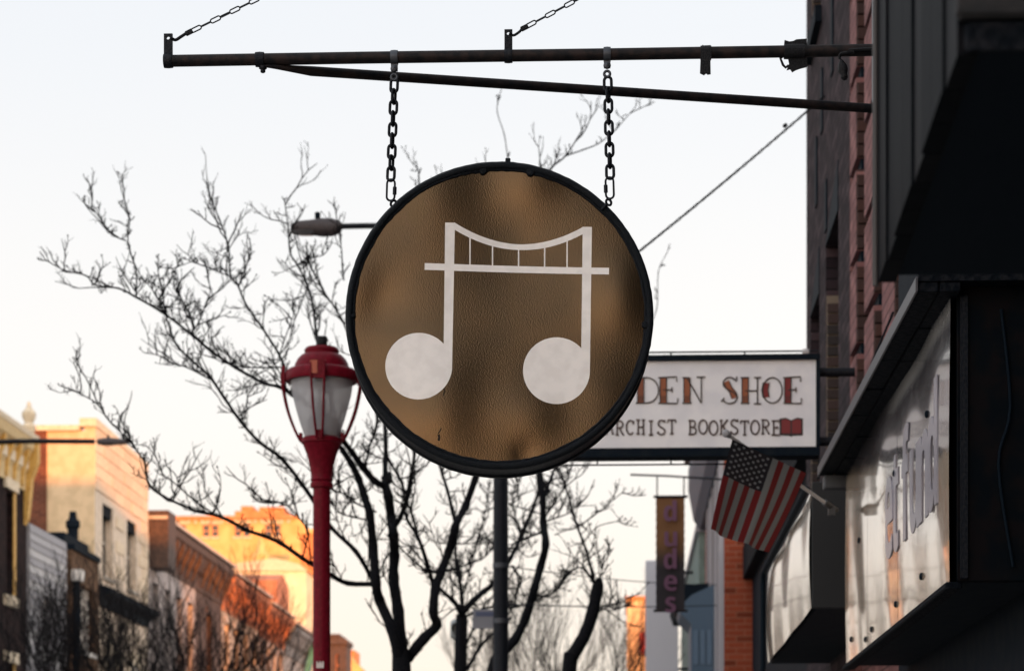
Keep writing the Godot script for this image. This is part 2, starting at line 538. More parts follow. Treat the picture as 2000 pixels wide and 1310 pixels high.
func make_right_side() -> void:
	# --- the dark shop building beside the camera
	var b := thing("shop_building", "near black shop building filling the right edge of the picture", "building", Vector3(RIGHT, 0, -12.7))
	var s := st()
	box(s, Vector3(0, 0, 0), Vector3(9, 14, 36))
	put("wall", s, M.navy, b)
	# the planked bay that juts out over the pavement
	var bz := 12.7 - 4.12      # its far end, in the building's frame
	var X0 := 0.436 - RIGHT
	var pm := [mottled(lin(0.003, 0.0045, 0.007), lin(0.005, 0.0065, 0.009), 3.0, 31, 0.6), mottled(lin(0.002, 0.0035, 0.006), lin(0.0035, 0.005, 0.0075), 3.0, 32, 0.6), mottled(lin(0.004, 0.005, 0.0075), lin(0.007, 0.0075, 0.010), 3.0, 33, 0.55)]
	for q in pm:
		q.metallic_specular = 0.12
	var core := st()
	prism(core, PackedVector2Array([Vector2(-bz - 0.94, 2.642), Vector2(-bz - 0.02, 2.565), Vector2(-bz - 0.02, 4.6), Vector2(-bz - 0.94, 4.6)]), X0 + 0.03, 0.0, Transform3D(Basis(Vector3(0, 0, -1), Vector3.UP, Vector3(1, 0, 0)), Vector3.ZERO))
	put("bay", core, M.black, b)
	for k in 8:
		var q := st()
		var w := 0.94 / 8
		var za := bz + k * w + 0.001
		var zb := bz + (k + 1) * w - 0.001
		var xo := X0 + (0.004 if k % 3 == 1 else 0.0)
		prism(q, PackedVector2Array([Vector2(-zb, 2.557 + 0.085 * (zb - bz)), Vector2(-za, 2.557 + 0.085 * (za - bz)), Vector2(-za, 4.6), Vector2(-zb, 4.6)]), xo, X0 + 0.03, Transform3D(Basis(Vector3(0, 0, -1), Vector3.UP, Vector3(1, 0, 0)), Vector3.ZERO))
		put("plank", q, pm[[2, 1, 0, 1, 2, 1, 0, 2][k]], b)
	var e := st()
	bevel_box(e, Vector3(X0, 2.678, bz + 0.942), Vector3(0, 4.6, bz + 0.965), 0.006)
	put("end_panel", e, mottled(lin(0.006, 0.007, 0.010), lin(0.028, 0.024, 0.026), 2.4, 34, 0.8, 0.0, 0.05, 0.012), b)
	var e2 := st()
	bevel_box(e2, Vector3(X0 + 0.012, 2.638, bz + 0.942), Vector3(0, 2.675, bz + 0.952), 0.004)
	put("trim_board", e2, M.slate, b)
	var lip := st()
	tube(lip, [Vector3(X0 - 0.004, 2.552, bz - 0.003), Vector3(X0 - 0.004, 4.6, bz - 0.003)], 0.006, 8)
	put("corner_bead", lip, plain(lin(0.03, 0.028, 0.032), 0.5), b)

	# --- brick building next door
	var dark := bricks(Color(0.15, 0.125, 0.145), Color(0.27, 0.225, 0.245), Color(0.12, 0.11, 0.125), 41)
	var red := bricks(Color(0.46, 0.33, 0.335), Color(0.57, 0.42, 0.42), Color(0.34, 0.27, 0.275), 42)  # paler, with the sky light on the street faces painted in
	var mort := plain(lin(0.17, 0.135, 0.105), 0.9)
	var bm := [plain(lin(0.030, 0.018, 0.018), 0.85), plain(lin(0.042, 0.023, 0.022), 0.85), plain(lin(0.022, 0.016, 0.017), 0.85)]
	var rm := [plain(lin(0.038, 0.016, 0.014), 0.85), plain(lin(0.050, 0.020, 0.016), 0.85), plain(lin(0.03, 0.014, 0.013), 0.85)]  # same pier brick, darker on the faces that catch less sky light
	var h := thing("brick_building", "tall dark brick building with arched windows and red brick piers past the shop", "building", Vector3(RIGHT, 0, -19.0))
	var body := st()
	box(body, Vector3(0.32, 0, 0.002), Vector3(9, 14, 6.29))
	put("rear_wall", body, dark, h)
	var holes := [Rect2(1.8, 3.6, 1.0, 2.25), Rect2(0.4, 3.6, 0.85, 2.05), Rect2(0.5, 7.7, 0.9, 1.9), Rect2(1.9, 7.9, 1.0, 1.9)]
	var f := st()
	wall(f, Vector3(0, 0, 0), Vector3(0, 0, 1), Vector3(-1, 0, 0), 3.6, 14, 0.25, holes)
	quad(f, Vector3(0, 0, 0), Vector3(0.32, 0, 0), Vector3(0.32, 14, 0), Vector3(0, 14, 0), Vector3(0, 0, -1))
	put("wall", f, dark, h)
	for r in holes:
		var w := st()
		box(w, Vector3(0.12, r.position.y, r.position.x + 0.003), Vector3(0.16, r.end.y, r.end.x - 0.003))
		var wn := put("window", w, M.dim_glass, h)
		var fr := st()
		box(fr, Vector3(0.09, r.position.y, r.position.x + 0.06), Vector3(0.117, r.end.y, r.position.x + 0.12))
		box(fr, Vector3(0.09, r.position.y + 0.95, r.position.x + 0.12), Vector3(0.117, r.position.y + 1.02, r.end.x - 0.06))
		put("frame", fr, M.black, wn)
		var sl := st()
		box(sl, Vector3(-0.05, r.position.y - 0.12, r.position.x - 0.05), Vector3(0.1, r.position.y - 0.002, r.end.x + 0.05))
		put("sill", sl, M.navy, wn)
		# flat black triangle painted in for the shaded soffit
		var hd := st()
		prism(hd, PackedVector2Array([Vector2(r.position.x, r.end.y + 0.002), Vector2(r.end.x, r.end.y + 0.002), Vector2(r.end.x, r.end.y + 0.34)]), -0.004, 0.006, Transform3D(Basis(Vector3(0, 0, 1), Vector3.UP, Vector3(-1, 0, 0)), Vector3.ZERO))
		put("soffit_shade", hd, M.black, h)
	brick_column(h, 0.004, 0.105, 1.82, 3.62, 5.50, bm, mort)
	brick_column(h, 0.004, 0.085, 0.42, 3.62, 5.15, bm, mort)
	brick_column(h, 0.004, 0.085, 0.52, 7.72, 8.7, bm, mort)
	for k in [[0.95, 6.35, 0.5], [1.45, 6.75, 0.45], [1.8, 5.95, 0.35], [2.3, 6.9, 0.7]]:
		var a := st()
		box(a, Vector3(-0.012, k[1], k[0]), Vector3(0.02, k[1] + k[2], k[0] + 0.14))
		put("iron_anchor", a, M.black, h)
	# red piers built of stacked blocks with the shadow of the slots painted black
	var back := st()
	wall(back, Vector3(0.075, 0, 3.6), Vector3(0, 0, 1), Vector3(-1, 0, 0), 2.69, 14, 0.2, [])
	quad(back, Vector3(0, 0, 3.6), Vector3(0.075, 0, 3.6), Vector3(0.075, 14, 3.6), Vector3(0, 14, 3.6), Vector3(0, 0, 1))
	put("pier_wall", back, red, h)
	var px := 0
	for pz in [[3.62, 4.02], [4.52, 5.05], [5.50, 6.10]]:
		for k in 12:
			var y0 := 3.0 + k * 0.57 + px * 0.07
			var blk := st()
			box(blk, Vector3(0.0, y0, pz[0]), Vector3(0.074, y0 + 0.50, pz[1]))
			put("pier_block", blk, red, h)
			var cap := st()
			box(cap, Vector3(0.03, y0 + 0.502, pz[0] + 0.005), Vector3(0.073, y0 + 0.568, pz[1] - 0.002))
			put("slot_shade", cap, M.black, h)
			if px < 3 and k < 9:
				brick_column(h, 0.003, 0.07, pz[1] + 0.003, y0 + 0.004, y0 + 0.468, rm, plain(lin(0.035, 0.022, 0.02), 0.9), 0.0773)
		px += 1
	var pipe := st()
	tube(pipe, [Vector3(-0.06, 5.62, 5.9), Vector3(-0.06, 12, 5.9)], 0.035, 10)
	put("drainpipe", pipe, plain(lin(0.3, 0.31, 0.35), 0.5), h)

# ------------------------------------------------------------------ across the street
func left_house(called: String, label: String, d0: float, d1: float, H: float, m: Material, side: Material, holes: Array, fm: Material, lintel: Material = null, fw := 0.07, x := LEFT, gm: Material = null) -> Node3D:
	var h := thing(called, label, "building", Vector3(x, 0, -d0))
	var L := d1 - d0
	var s := st()
	wall(s, Vector3.ZERO, Vector3(0, 0, -1), Vector3(1, 0, 0), L, H, 0.2, holes)
	put("wall", s, m, h)
	var e := st()
	box(e, Vector3(-11, 0, -L), Vector3(-0.25, H - 0.1, 0))
	quad(e, Vector3(-0.25, 0, 0), Vector3(0, 0, 0), Vector3(0, H, 0), Vector3(-0.25, H, 0), Vector3(0, 0, 1))
	quad(e, Vector3(-0.25, 0, -L), Vector3(0, 0, -L), Vector3(0, H, -L), Vector3(-0.25, H, -L), Vector3(0, 0, -1))
	quad(e, Vector3(-0.25, H, 0), Vector3(0, H, 0), Vector3(0, H, -L), Vector3(-0.25, H, -L), Vector3.UP)
	quad(e, Vector3(-0.25, H - 0.1, 0), Vector3(-0.25, H - 0.1, -L), Vector3(-0.25, H, -L), Vector3(-0.25, H, 0), Vector3(-1, 0, 0))
	put("side_wall", e, side, h)
	for r in holes:
		sash(h, Vector3.ZERO, Vector3(0, 0, -1), Vector3(1, 0, 0), r, 0.2, fm, gm if gm else M.glass, fw, lintel)
	return h

func make_left_side() -> void:
	var yellow := mottled(lin(0.50, 0.28, 0.06), lin(0.62, 0.38, 0.10), 1.5, 51, 0.6)
	var ivory := mottled(lin(0.56, 0.47, 0.34), lin(0.68, 0.58, 0.44), 1.5, 52, 0.7)
	var brown_brick := bricks(Color(0.12, 0.09, 0.095), Color(0.18, 0.125, 0.125), Color(0.15, 0.12, 0.12), 53)
	var red_brick := bricks(Color(0.36, 0.21, 0.17), Color(0.45, 0.27, 0.21), Color(0.55, 0.44, 0.38), 54)
	# --- dark brick house with the yellow cornice
	var holes := []
	for k in 4:
		holes.append(Rect2(12.75 - k * 3.5, 6.75, 0.5, 2.1))
		holes.append(Rect2(12.75 - k * 3.5, 3.2, 0.5, 2.1))
	var a := left_house("brick_house", "dark brick row house with yellow bracketed cornice and narrow yellow windows at left edge", 36.0, 50.4, 9.2, brown_brick, brown_brick, holes, M.navy, null, 0.05)
	for r in holes:
		for sd in [1]:
			var cs := st()
			box(cs, Vector3(0.002, r.position.y - 0.02, -r.position.x + 0.16 - sd * (r.size.x + 0.16)), Vector3(0.03, r.end.y + 0.05, -r.position.x - sd * (r.size.x + 0.16)))
			put("window_casing", cs, yellow, a)
		for yy in [r.position.y - 0.25, r.end.y + 0.052]:
			var cs2 := st()
			box(cs2, Vector3(0.002, yy, -r.end.x - 0.26), Vector3(0.07, yy + 0.22, -r.position.x + 0.26))
			put("stone_head", cs2, ivory, a)
	cornice("cornice", a, -14.4, 0, 0.0, 9.05, [Vector2(-0.2, 0), Vector2(0.04, 0), Vector2(0.05, 0.35), Vector2(0.09, 0.45), Vector2(0.1, 0.72), Vector2(0.22, 0.86), Vector2(0.25, 1.02), Vector2(0.25, 1.1), Vector2(-0.2, 1.16)], mottled(lin(0.50, 0.36, 0.18), lin(0.60, 0.46, 0.25), 1.5, 71, 0.7))
	cornice("cornice_moulding", a, -14.41, 0.01, 0.0, 9.5, [Vector2(0.05, 0), Vector2(0.105, 0), Vector2(0.115, 0.2), Vector2(0.05, 0.2)], ivory)
	cornice("cornice_moulding", a, -14.41, 0.01, 0.0, 10.12, [Vector2(0.1, 0), Vector2(0.265, 0), Vector2(0.28, 0.11), Vector2(-0.1, 0.14)], ivory)
	var brk := st()
	prism(brk, PackedVector2Array([Vector2(0.051, 0.0), Vector2(0.08, 0.05), Vector2(0.12, 0.4), Vector2(0.21, 0.62), Vector2(0.22, 0.78), Vector2(0.11, 0.72), Vector2(0.051, 0.4)]), -0.07, 0.07)
	var bmesh := brk.commit()
	for k in 22:
		var o := mi("bracket", bmesh, yellow, a)
		o.position = Vector3(0, 9.1, -0.35 - k * 0.64)
	var endb := st()
	prism(endb, PackedVector2Array([Vector2(0.0, -0.5), Vector2(0.08, -0.35), Vector2(0.16, 0.45), Vector2(0.29, 0.8), Vector2(0.30, 1.3), Vector2(0.0, 1.3)]), -0.12, 0.12, Transform3D(Basis.IDENTITY, Vector3(0, 8.85, -14.27)))
	put("end_bracket", endb, yellow, a)
	var fin := st()
	lathe(fin, [Vector2(0.0, 0), Vector2(0.16, 0), Vector2(0.16, 0.5), Vector2(0.2, 0.55), Vector2(0.2, 0.62), Vector2(0.12, 0.7), Vector2(0.2, 0.85), Vector2(0.2, 0.95), Vector2(0.08, 1.08), Vector2(0.05, 1.2), Vector2(0.0, 1.24)], 14, Transform3D(Basis.IDENTITY.scaled(Vector3(0.75, 0.85, 0.75)), Vector3(0.10, 9.9, -14.2)))
	put("finial", fin, ivory, a)

	# --- cream building standing higher behind it, its blind side towards us
	var cream := mottled(lin(0.58, 0.48, 0.38), lin(0.70, 0.58, 0.47), 0.8, 55, 0.8, 0.0, 0.6)
	var stucco := mottled(lin(0.56, 0.42, 0.26), lin(0.66, 0.50, 0.32), 0.5, 56, 0.85)
	var sashm := plain(lin(0.30, 0.26, 0.22), 0.6)
	holes = [Rect2(0.85, 8.15, 1.2, 1.75), Rect2(3.75, 8.15, 1.2, 1.75)]
	var c := left_house("cream_house", "tall cream building with blind stucco side and two sash windows, lit orange at its top", 57.0, 63.4, 11.6, cream, stucco, holes, sashm, null, 0.06, LEFT, M.dim_glass)
	for k in 2:
		var hd := st()
		box(hd, Vector3(-0.15, 9.62, -holes[k].end.x + 0.06), Vector3(-0.03, 9.897, -holes[k].position.x - 0.06))  # dark strip across the top of the opening
		put("dark_head", hd, M.slate, c)
	var bs := st()
	box(bs, Vector3(-10.9, 0, 0.003), Vector3(-1.16, 11.49, 0.06))
	put("brick_side_wall", bs, red_brick, c)
	var cope := st()
	box(cope, Vector3(-11.02, 11.502, -0.3), Vector3(-0.36, 11.63, 0.10))
	prism(cope, PackedVector2Array([Vector2(0.0, 11.602), Vector2(6.4, 11.602), Vector2(6.4, 11.70), Vector2(0.3, 11.80), Vector2(0.0, 11.80)]), -0.36, 0.05, Transform3D(Basis(Vector3(0, 0, -1), Vector3.UP, Vector3(1, 0, 0)), Vector3(0, 0, 0.06)))
	put("coping", cope, ivory, c)
	# rows of rough stone blocks on the street face
	var sm := [mottled(lin(0.56, 0.45, 0.33), lin(0.66, 0.54, 0.41), 1.0, 57, 0.85), mottled(lin(0.62, 0.51, 0.38), lin(0.74, 0.61, 0.46), 1.0, 58, 0.85)]
	for row in 12:
		for k in 7:
			var u0 := k * 0.95 + (0.47 if row % 2 else 0.0)
			var u1 := minf(u0 + 0.93, 6.38)
			var y0 := 7.98 + row * 0.305
			if row % 2 and k == 0:
				u0 = 0.02
			if u1 - u0 < 0.1 or holes.any(func(r): return u1 > r.position.x and u0 < r.end.x and y0 + 0.29 > r.position.y - 0.12 and y0 < r.end.y + 0.02):
				continue
			var s := st()
			box(s, Vector3(0.001, y0, -u1), Vector3(0.018 + rng.randf() * 0.014, y0 + 0.285, -u0))
			put("stone_block", s, sm[rng.randi() % 2], c)
	cornice("shopfront_cornice", c, -6.3, -0.05, 0.0, 7.35, [Vector2(0.002, 0), Vector2(0.06, 0), Vector2(0.1, 0.18), Vector2(0.34, 0.3), Vector2(0.36, 0.42), Vector2(0.002, 0.52)], M.navy)
	for k in 2:
		var arch := st()
		var pts := arc2(0, 0, 1.15, 1.15, 0, 180, 14)
		var pin := arc2(0, 0, 0.9, 0.9, 180, 0, 14)
		prism(arch, PackedVector2Array(pts + pin), 0.004, 0.08, Transform3D(Basis(Vector3(0, 0, -1), Vector3.UP, Vector3(1, 0, 0)), Vector3(0, 5.4, -1.7 - k * 2.9)))
		var an := put("arch", arch, ivory, c)
		var fill := st()
		prism(fill, PackedVector2Array(arc2(0, 0, 0.895, 0.895, 0, 180, 14)), 0.004, 0.03, Transform3D(Basis(Vector3(0, 0, -1), Vector3.UP, Vector3(1, 0, 0)), Vector3(0, 5.4, -1.7 - k * 2.9)))
		put("pane", fill, M.dim_glass, an)

	# --- low clapboard house between them
	var wall_d := plain(lin(0.30, 0.30, 0.33), 0.7)
	holes = [Rect2(1.25, 5.3, 0.9, 1.75)]
	var d := left_house("clapboard_house", "low grey clapboard house front between the yellow cornice and the brick bay", 50.6, 54.0, 8.45, wall_d, wall_d, holes, M.white, null)
	var boards := [plain(lin(0.34, 0.34, 0.37), 0.7), plain(lin(0.27, 0.27, 0.30), 0.7), plain(lin(0.40, 0.40, 0.42), 0.7)]
	for row in 20:
		var y0 := 5.0 + row * 0.172
		var gaps := [[0.0, 3.38]]
		if y0 + 0.17 > 5.15 and y0 < 7.1:
			gaps = [[0.0, 1.17], [2.23, 3.38]]
		for gp in gaps:
			var s := st()
			prism(s, PackedVector2Array([Vector2(0.002, y0), Vector2(0.035, y0), Vector2(0.014, y0 + 0.168), Vector2(0.002, y0 + 0.168)]), -gp[1], -gp[0])
			put("clapboard", s, boards[rng.randi() % 3], d)
	# --- brick house whose wide window has its bright reflection painted into the panes
	var warm_brick := bricks(Color(0.36, 0.28, 0.22), Color(0.46, 0.36, 0.29), Color(0.30, 0.25, 0.22), 59)
	holes = [Rect2(0.4, 6.1, 2.0, 1.5)]
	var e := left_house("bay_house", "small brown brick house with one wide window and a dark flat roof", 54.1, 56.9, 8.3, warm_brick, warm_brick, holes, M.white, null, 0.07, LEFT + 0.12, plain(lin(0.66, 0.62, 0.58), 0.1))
	var er := st()
	box(er, Vector3(-5, 8.31, -2.75), Vector3(0.06, 8.44, 0.0))
	box(er, Vector3(-2.6, 8.44, -2.6), Vector3(-0.2, 8.72, -0.1))
	put("roof", er, M.navy, e)
	var ch := st()
	lathe(ch, [Vector2(0.0, 0), Vector2(0.13, 0), Vector2(0.13, 0.55), Vector2(0.17, 0.58), Vector2(0.17, 0.72), Vector2(0.10, 0.78), Vector2(0.08, 0.95), Vector2(0, 0.95)], 10, Transform3D(Basis.IDENTITY, Vector3(-0.35, 8.44, -1.6)))
	put("chimney", ch, M.navy, e)
	var dp := st()
	tube(dp, [Vector3(0.08, 0.2, -0.1), Vector3(0.08, 7.7, -0.1)], 0.09, 10)
	put("drainpipe", dp, M.navy, e)
	var dh := st()
	box(dh, Vector3(0.0, 7.6, -0.28), Vector3(0.22, 7.85, 0.06))
	put("rain_head", dh, M.white, e)

	# --- the long brown-corniced row
	var mauve := mottled(lin(0.32, 0.28, 0.28), lin(0.44, 0.39, 0.385), 0.7, 61, 0.8)
	var brownp := mottled(lin(0.045, 0.026, 0.022), lin(0.085, 0.047, 0.035), 1.2, 62, 0.7)
	var sienna := mottled(lin(0.36, 0.135, 0.07), lin(0.46, 0.19, 0.10), 1.0, 63, 0.75)
	var pale := mottled(lin(0.50, 0.42, 0.36), lin(0.62, 0.53, 0.46), 0.8, 64, 0.75)
	var prof := [Vector2(0.002, 0), Vector2(0.05, 0), Vector2(0.08, 0.4), Vector2(0.2, 0.5), Vector2(0.36, 0.85), Vector2(0.42, 0.9), Vector2(0.44, 1.08), Vector2(0.002, 1.14)]
	var rows := [
		["mauve_house", "first long brown corniced house past the cream building, tall dark windows", 63.6, 70.6, 9.9, mauve, brownp],
		["narrow_house", "brown brick row house with single tall orange glinting window in mid row", 70.65, 75.2, 9.9, brownp, brownp],
		["grey_house", "pale grey row house under rust coloured cornice, fourth along the row", 75.25, 83.0, 9.75, pale, sienna],
		["terrace_house", "row house below the raised orange gable, cornice lit by the sun", 83.05, 89.0, 9.6, mauve, sienna],
	]
	var idx := 0
	for r in rows:
		holes = []
		var L: float = r[3] - r[2]
		var n := 4 if idx == 0 else (1 if idx == 1 else 4)
		for k in n:
			var u := (k + 0.5) * L / n - 0.42
			holes.append(Rect2(u, 6.3, 0.84, 2.35))
			holes.append(Rect2(u, 3.0, 0.84, 2.2))
		var h := left_house(r[0], r[1], r[2], r[3], r[4], r[5], r[5], holes, M.navy if idx != 2 else pale, r[5], 0.06, LEFT, M.dim_glass if idx == 0 else M.glass)
		cornice("cornice", h, -L, 0.0, 0.0, r[4] - 0.75, prof, r[6])
		var cap := st()
		box(cap, Vector3(-0.3, r[4] + 0.392, -L), Vector3(0.50, r[4] + 0.47, 0.0))
		put("cornice_cap", cap, pale, h)
		var cb := st()
		prism(cb, PackedVector2Array([Vector2(0.082, 0.05), Vector2(0.15, 0.1), Vector2(0.4, 0.62), Vector2(0.4, 0.86), Vector2(0.2, 0.5)]), -0.06, 0.06)
		var cm := cb.commit()
		for k in int(L / 0.9):
			var o := mi("bracket", cm, r[6], h)
			o.position = Vector3(0, r[4] - 0.73, -0.4 - k * 0.9)
		if idx == 0:
			var ep := st()
			box(ep, Vector3(-0.3, r[4] - 0.9, -1.1), Vector3(0.52, r[4] + 0.62, -0.02))
			put("end_block", ep, brownp, h)
		if idx == 3:
			var gb := st()
			prism(gb, PackedVector2Array([Vector2(1.6, 0), Vector2(4.6, 0), Vector2(4.6, 0.9), Vector2(3.1, 1.25), Vector2(1.6, 0.9)]), -1.0, 0.3, Transform3D(Basis(Vector3(0, 0, -1), Vector3.UP, Vector3(1, 0, 0)), Vector3(0.1, r[4] + 0.48, 0)))
			put("gable", gb, sienna, h)
		idx += 1
	holes = []
	for k in 4:
		holes.append(Rect2(0.7 + k * 1.9, 6.0, 0.9, 2.2))
	var sl := mottled(lin(0.20, 0.22, 0.25), lin(0.30, 0.32, 0.34), 0.8, 66, 0.7)
	var i := left_house("teal_house", "grey house with teal bracket at the far end of the left row", 89.1, 97.0, 9.4, sl, sl, holes, pale, null)
	cornice("cornice", i, -7.9, 0.0, 0.0, 8.7, prof, mottled(lin(0.10, 0.12, 0.15), lin(0.16, 0.18, 0.2), 1.0, 67, 0.6))
	var tb := st()
	prism(tb, PackedVector2Array([Vector2(0.05, 0), Vector2(0.2, 0.1), Vector2(0.62, 1.1), Vector2(0.62, 1.4), Vector2(0.3, 1.1)]), -0.25, 0.25, Transform3D(Basis.IDENTITY, Vector3(0, 8.3, -5.6)))
	put("bracket", tb, plain(lin(0.05, 0.22, 0.2), 0.5), i)
	cornice("cornice_cap", i, -7.9, 0.0, 0.0, 9.85, [Vector2(-0.2, 0), Vector2(0.5, 0), Vector2(0.5, 0.1), Vector2(-0.2, 0.1)], pale)

	# --- the large sunlit blocks closing the view
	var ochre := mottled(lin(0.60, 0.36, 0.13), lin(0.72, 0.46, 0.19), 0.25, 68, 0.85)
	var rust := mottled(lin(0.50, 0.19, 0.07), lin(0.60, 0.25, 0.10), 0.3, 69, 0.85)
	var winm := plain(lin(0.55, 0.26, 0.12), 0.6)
	var D := 118.0
	var big := thing("apartment_block", "large sunlit orange apartment block with paired windows closing the street view", "building", Vector3(-26, 0, -D))
	var BH := hof(1006, D)
	var x0 := at(262, 1000, D).x + 26.0
	var x1 := at(578, 1000, D).x + 26.0
	holes = []
	for px in [300, 362, 425, 487, 547]:
		var wx: float = at(px, 1000, D).x + 26.0 - 0.42 - x0
		for k in 2:
			holes.append(Rect2(wx - 0.36 + k * 0.44, hof(1044, D), 0.36, 0.6))
	var bw := st()
	wall(bw, Vector3(x0, 0, 0), Vector3(1, 0, 0), Vector3(0, 0, 1), x1 - x0, BH, 0.12, holes)
	quad(bw, Vector3(x1, 0, 0), Vector3(x1, 0, -3), Vector3(x1, BH, -3), Vector3(x1, BH, 0), Vector3(1, 0, 0))
	box(bw, Vector3(x0, 0, -3), Vector3(x1 - 0.01, BH - 0.05, -0.14))
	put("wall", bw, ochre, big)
	for r in holes:
		sash(big, Vector3(x0, 0, 0), Vector3(1, 0, 0), Vector3(0, 0, 1), r, 0.12, winm, M.glass, 0.05, ivory)
	for k in 24:
		var dt := st()
		box(dt, Vector3(x0 + k * 0.33, BH - 0.3, 0.001), Vector3(x0 + k * 0.33 + 0.16, BH - 0.14, 0.1))
		put("dentil", dt, ivory, big)
	var bc := st()
	box(bc, Vector3(x0 - 0.1, BH - 0.12, -0.5), Vector3(x1, BH + 0.06, 0.2))
	put("cornice", bc, rust, big)
	var pent := st()
	var p0 := at(456, 1000, D).x + 26.0
	var p1 := at(552, 1000, D).x + 26.0
	box(pent, Vector3(p0, BH + 0.062, -2.8), Vector3(p1, hof(992, D), -0.3))
	box(pent, Vector3(p0 + 0.3, hof(992, D), -2.8), Vector3(p0 + 0.9, hof(982, D), -0.35))
	box(pent, Vector3(p0 + 1.2, hof(992, D), -2.8), Vector3(p1, hof(984, D), -0.35))
	put("penthouse", pent, rust, big)
	var gab := st()
	prism(gab, PackedVector2Array([Vector2(x1, 0), Vector2(x1 + 0.85, 0), Vector2(x1 + 0.85, BH - 1.6), Vector2(x1 + 0.5, BH - 0.5), Vector2(x1, BH + 0.1)]), -2.6, 0.02)
	put("gable", gab, ochre, big)
	# pale lower block in front
	var D2 := 104.0
	var low := thing("pale_block", "pale sunlit building with a small spire in front of the orange apartment block", "building", Vector3(-20, 0, -D2))
	var lw := st()
	var q0 := at(440, 1000, D2).x + 20.0
	var q1 := at(597, 1000, D2).x + 20.0
	var LH := hof(1112, D2)
	box(lw, Vector3(q0, 0, -2.4), Vector3(q1, LH, 0))
	put("wall", lw, mottled(lin(0.72, 0.60, 0.42), lin(0.80, 0.68, 0.48), 0.3, 70, 0.85), low)
	var rf := st()
	prism(rf, PackedVector2Array([Vector2(q0 - 0.1, LH), Vector2(q1 + 0.1, LH), Vector2(q1 - 0.3, LH + 0.3), Vector2((q0 + q1) / 2 + 0.4, LH + 0.55), Vector2(q0 + 0.5, LH + 0.35)]), -2.4, 0.1)
	put("roof", rf, ivory, low)
	var sp := st()
	lathe(sp, [Vector2(0.35, 0), Vector2(0.35, 0.5), Vector2(0.22, 0.6), Vector2(0.0, 1.5)], 8, Transform3D(Basis.IDENTITY, Vector3(at(505, 1000, D2).x + 20.0, LH + 0.3, -0.6)))
	put("spire", sp, ochre, low)
	var tw := thing("brick_tower", "narrow orange brick tower just left of the red lamp post", "building", Vector3(at(602, 1000, 112).x, 0, -112))
	var ts := st()
	box(ts, Vector3(-0.38, 0, -1.2), Vector3(0.42, hof(1040, 112), 0))
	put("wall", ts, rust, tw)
	var tc := st()
	box(tc, Vector3(-0.45, hof(1040, 112) + 0.002, -1.25), Vector3(0.5, hof(1030, 112), 0.08))
	put("coping", tc, ochre, tw)
	# dark little house on the other side of the lamp post
	var D3 := 100.0
	var lx := at(640, 1200, D3).x
	var lh := thing("far_house", "small dark corniced house far down the street right of the lamp post", "building", Vector3(lx, 0, -D3))
	var w3 := at(679, 1200, D3).x - lx
	var H3 := hof(1243, D3)
	holes = [Rect2(0.33, H3 - 1.6, 0.16, 0.9)]
	var ls := st()
	wall(ls, Vector3.ZERO, Vector3(1, 0, 0), Vector3(0, 0, 1), w3 - 0.08, H3, 0.12, holes)
	box(ls, Vector3(0, 0, -2), Vector3(w3 - 0.08, H3 - 0.05, -0.14))
	put("wall", ls, brownp, lh)
	sash(lh, Vector3.ZERO, Vector3(1, 0, 0), Vector3(0, 0, 1), holes[0], 0.12, sienna, M.glass, 0.03)
	var lc := st()
	box(lc, Vector3(-0.1, H3 - 0.28, -2), Vector3(w3, H3 - 0.1, 0.12))
	box(lc, Vector3(-0.1, H3 + 0.002, -2), Vector3(w3 * 0.6, H3 + 0.15, 0.05))
	put("cornice", lc, brownp, lh)
	var ob := thing("sunlit_house", "low orange sunlit house far off, showing right of the small dark house", "building", Vector3(at(676, 1300, 140).x, 0, -140))
	var os := st()
	prism(os, PackedVector2Array([Vector2(0, 0), Vector2(0.9, 0), Vector2(0.9, hof(1303, 140)), Vector2(0.45, hof(1290, 140)), Vector2(0, hof(1270, 140))]), -2, 0)
	put("wall", os, ochre, ob)
	var oc := st()
	box(oc, Vector3(-0.1, hof(1300, 140), -5), Vector3(0.25, hof(1262, 140), -2))
	put("chimney", oc, rust, ob)

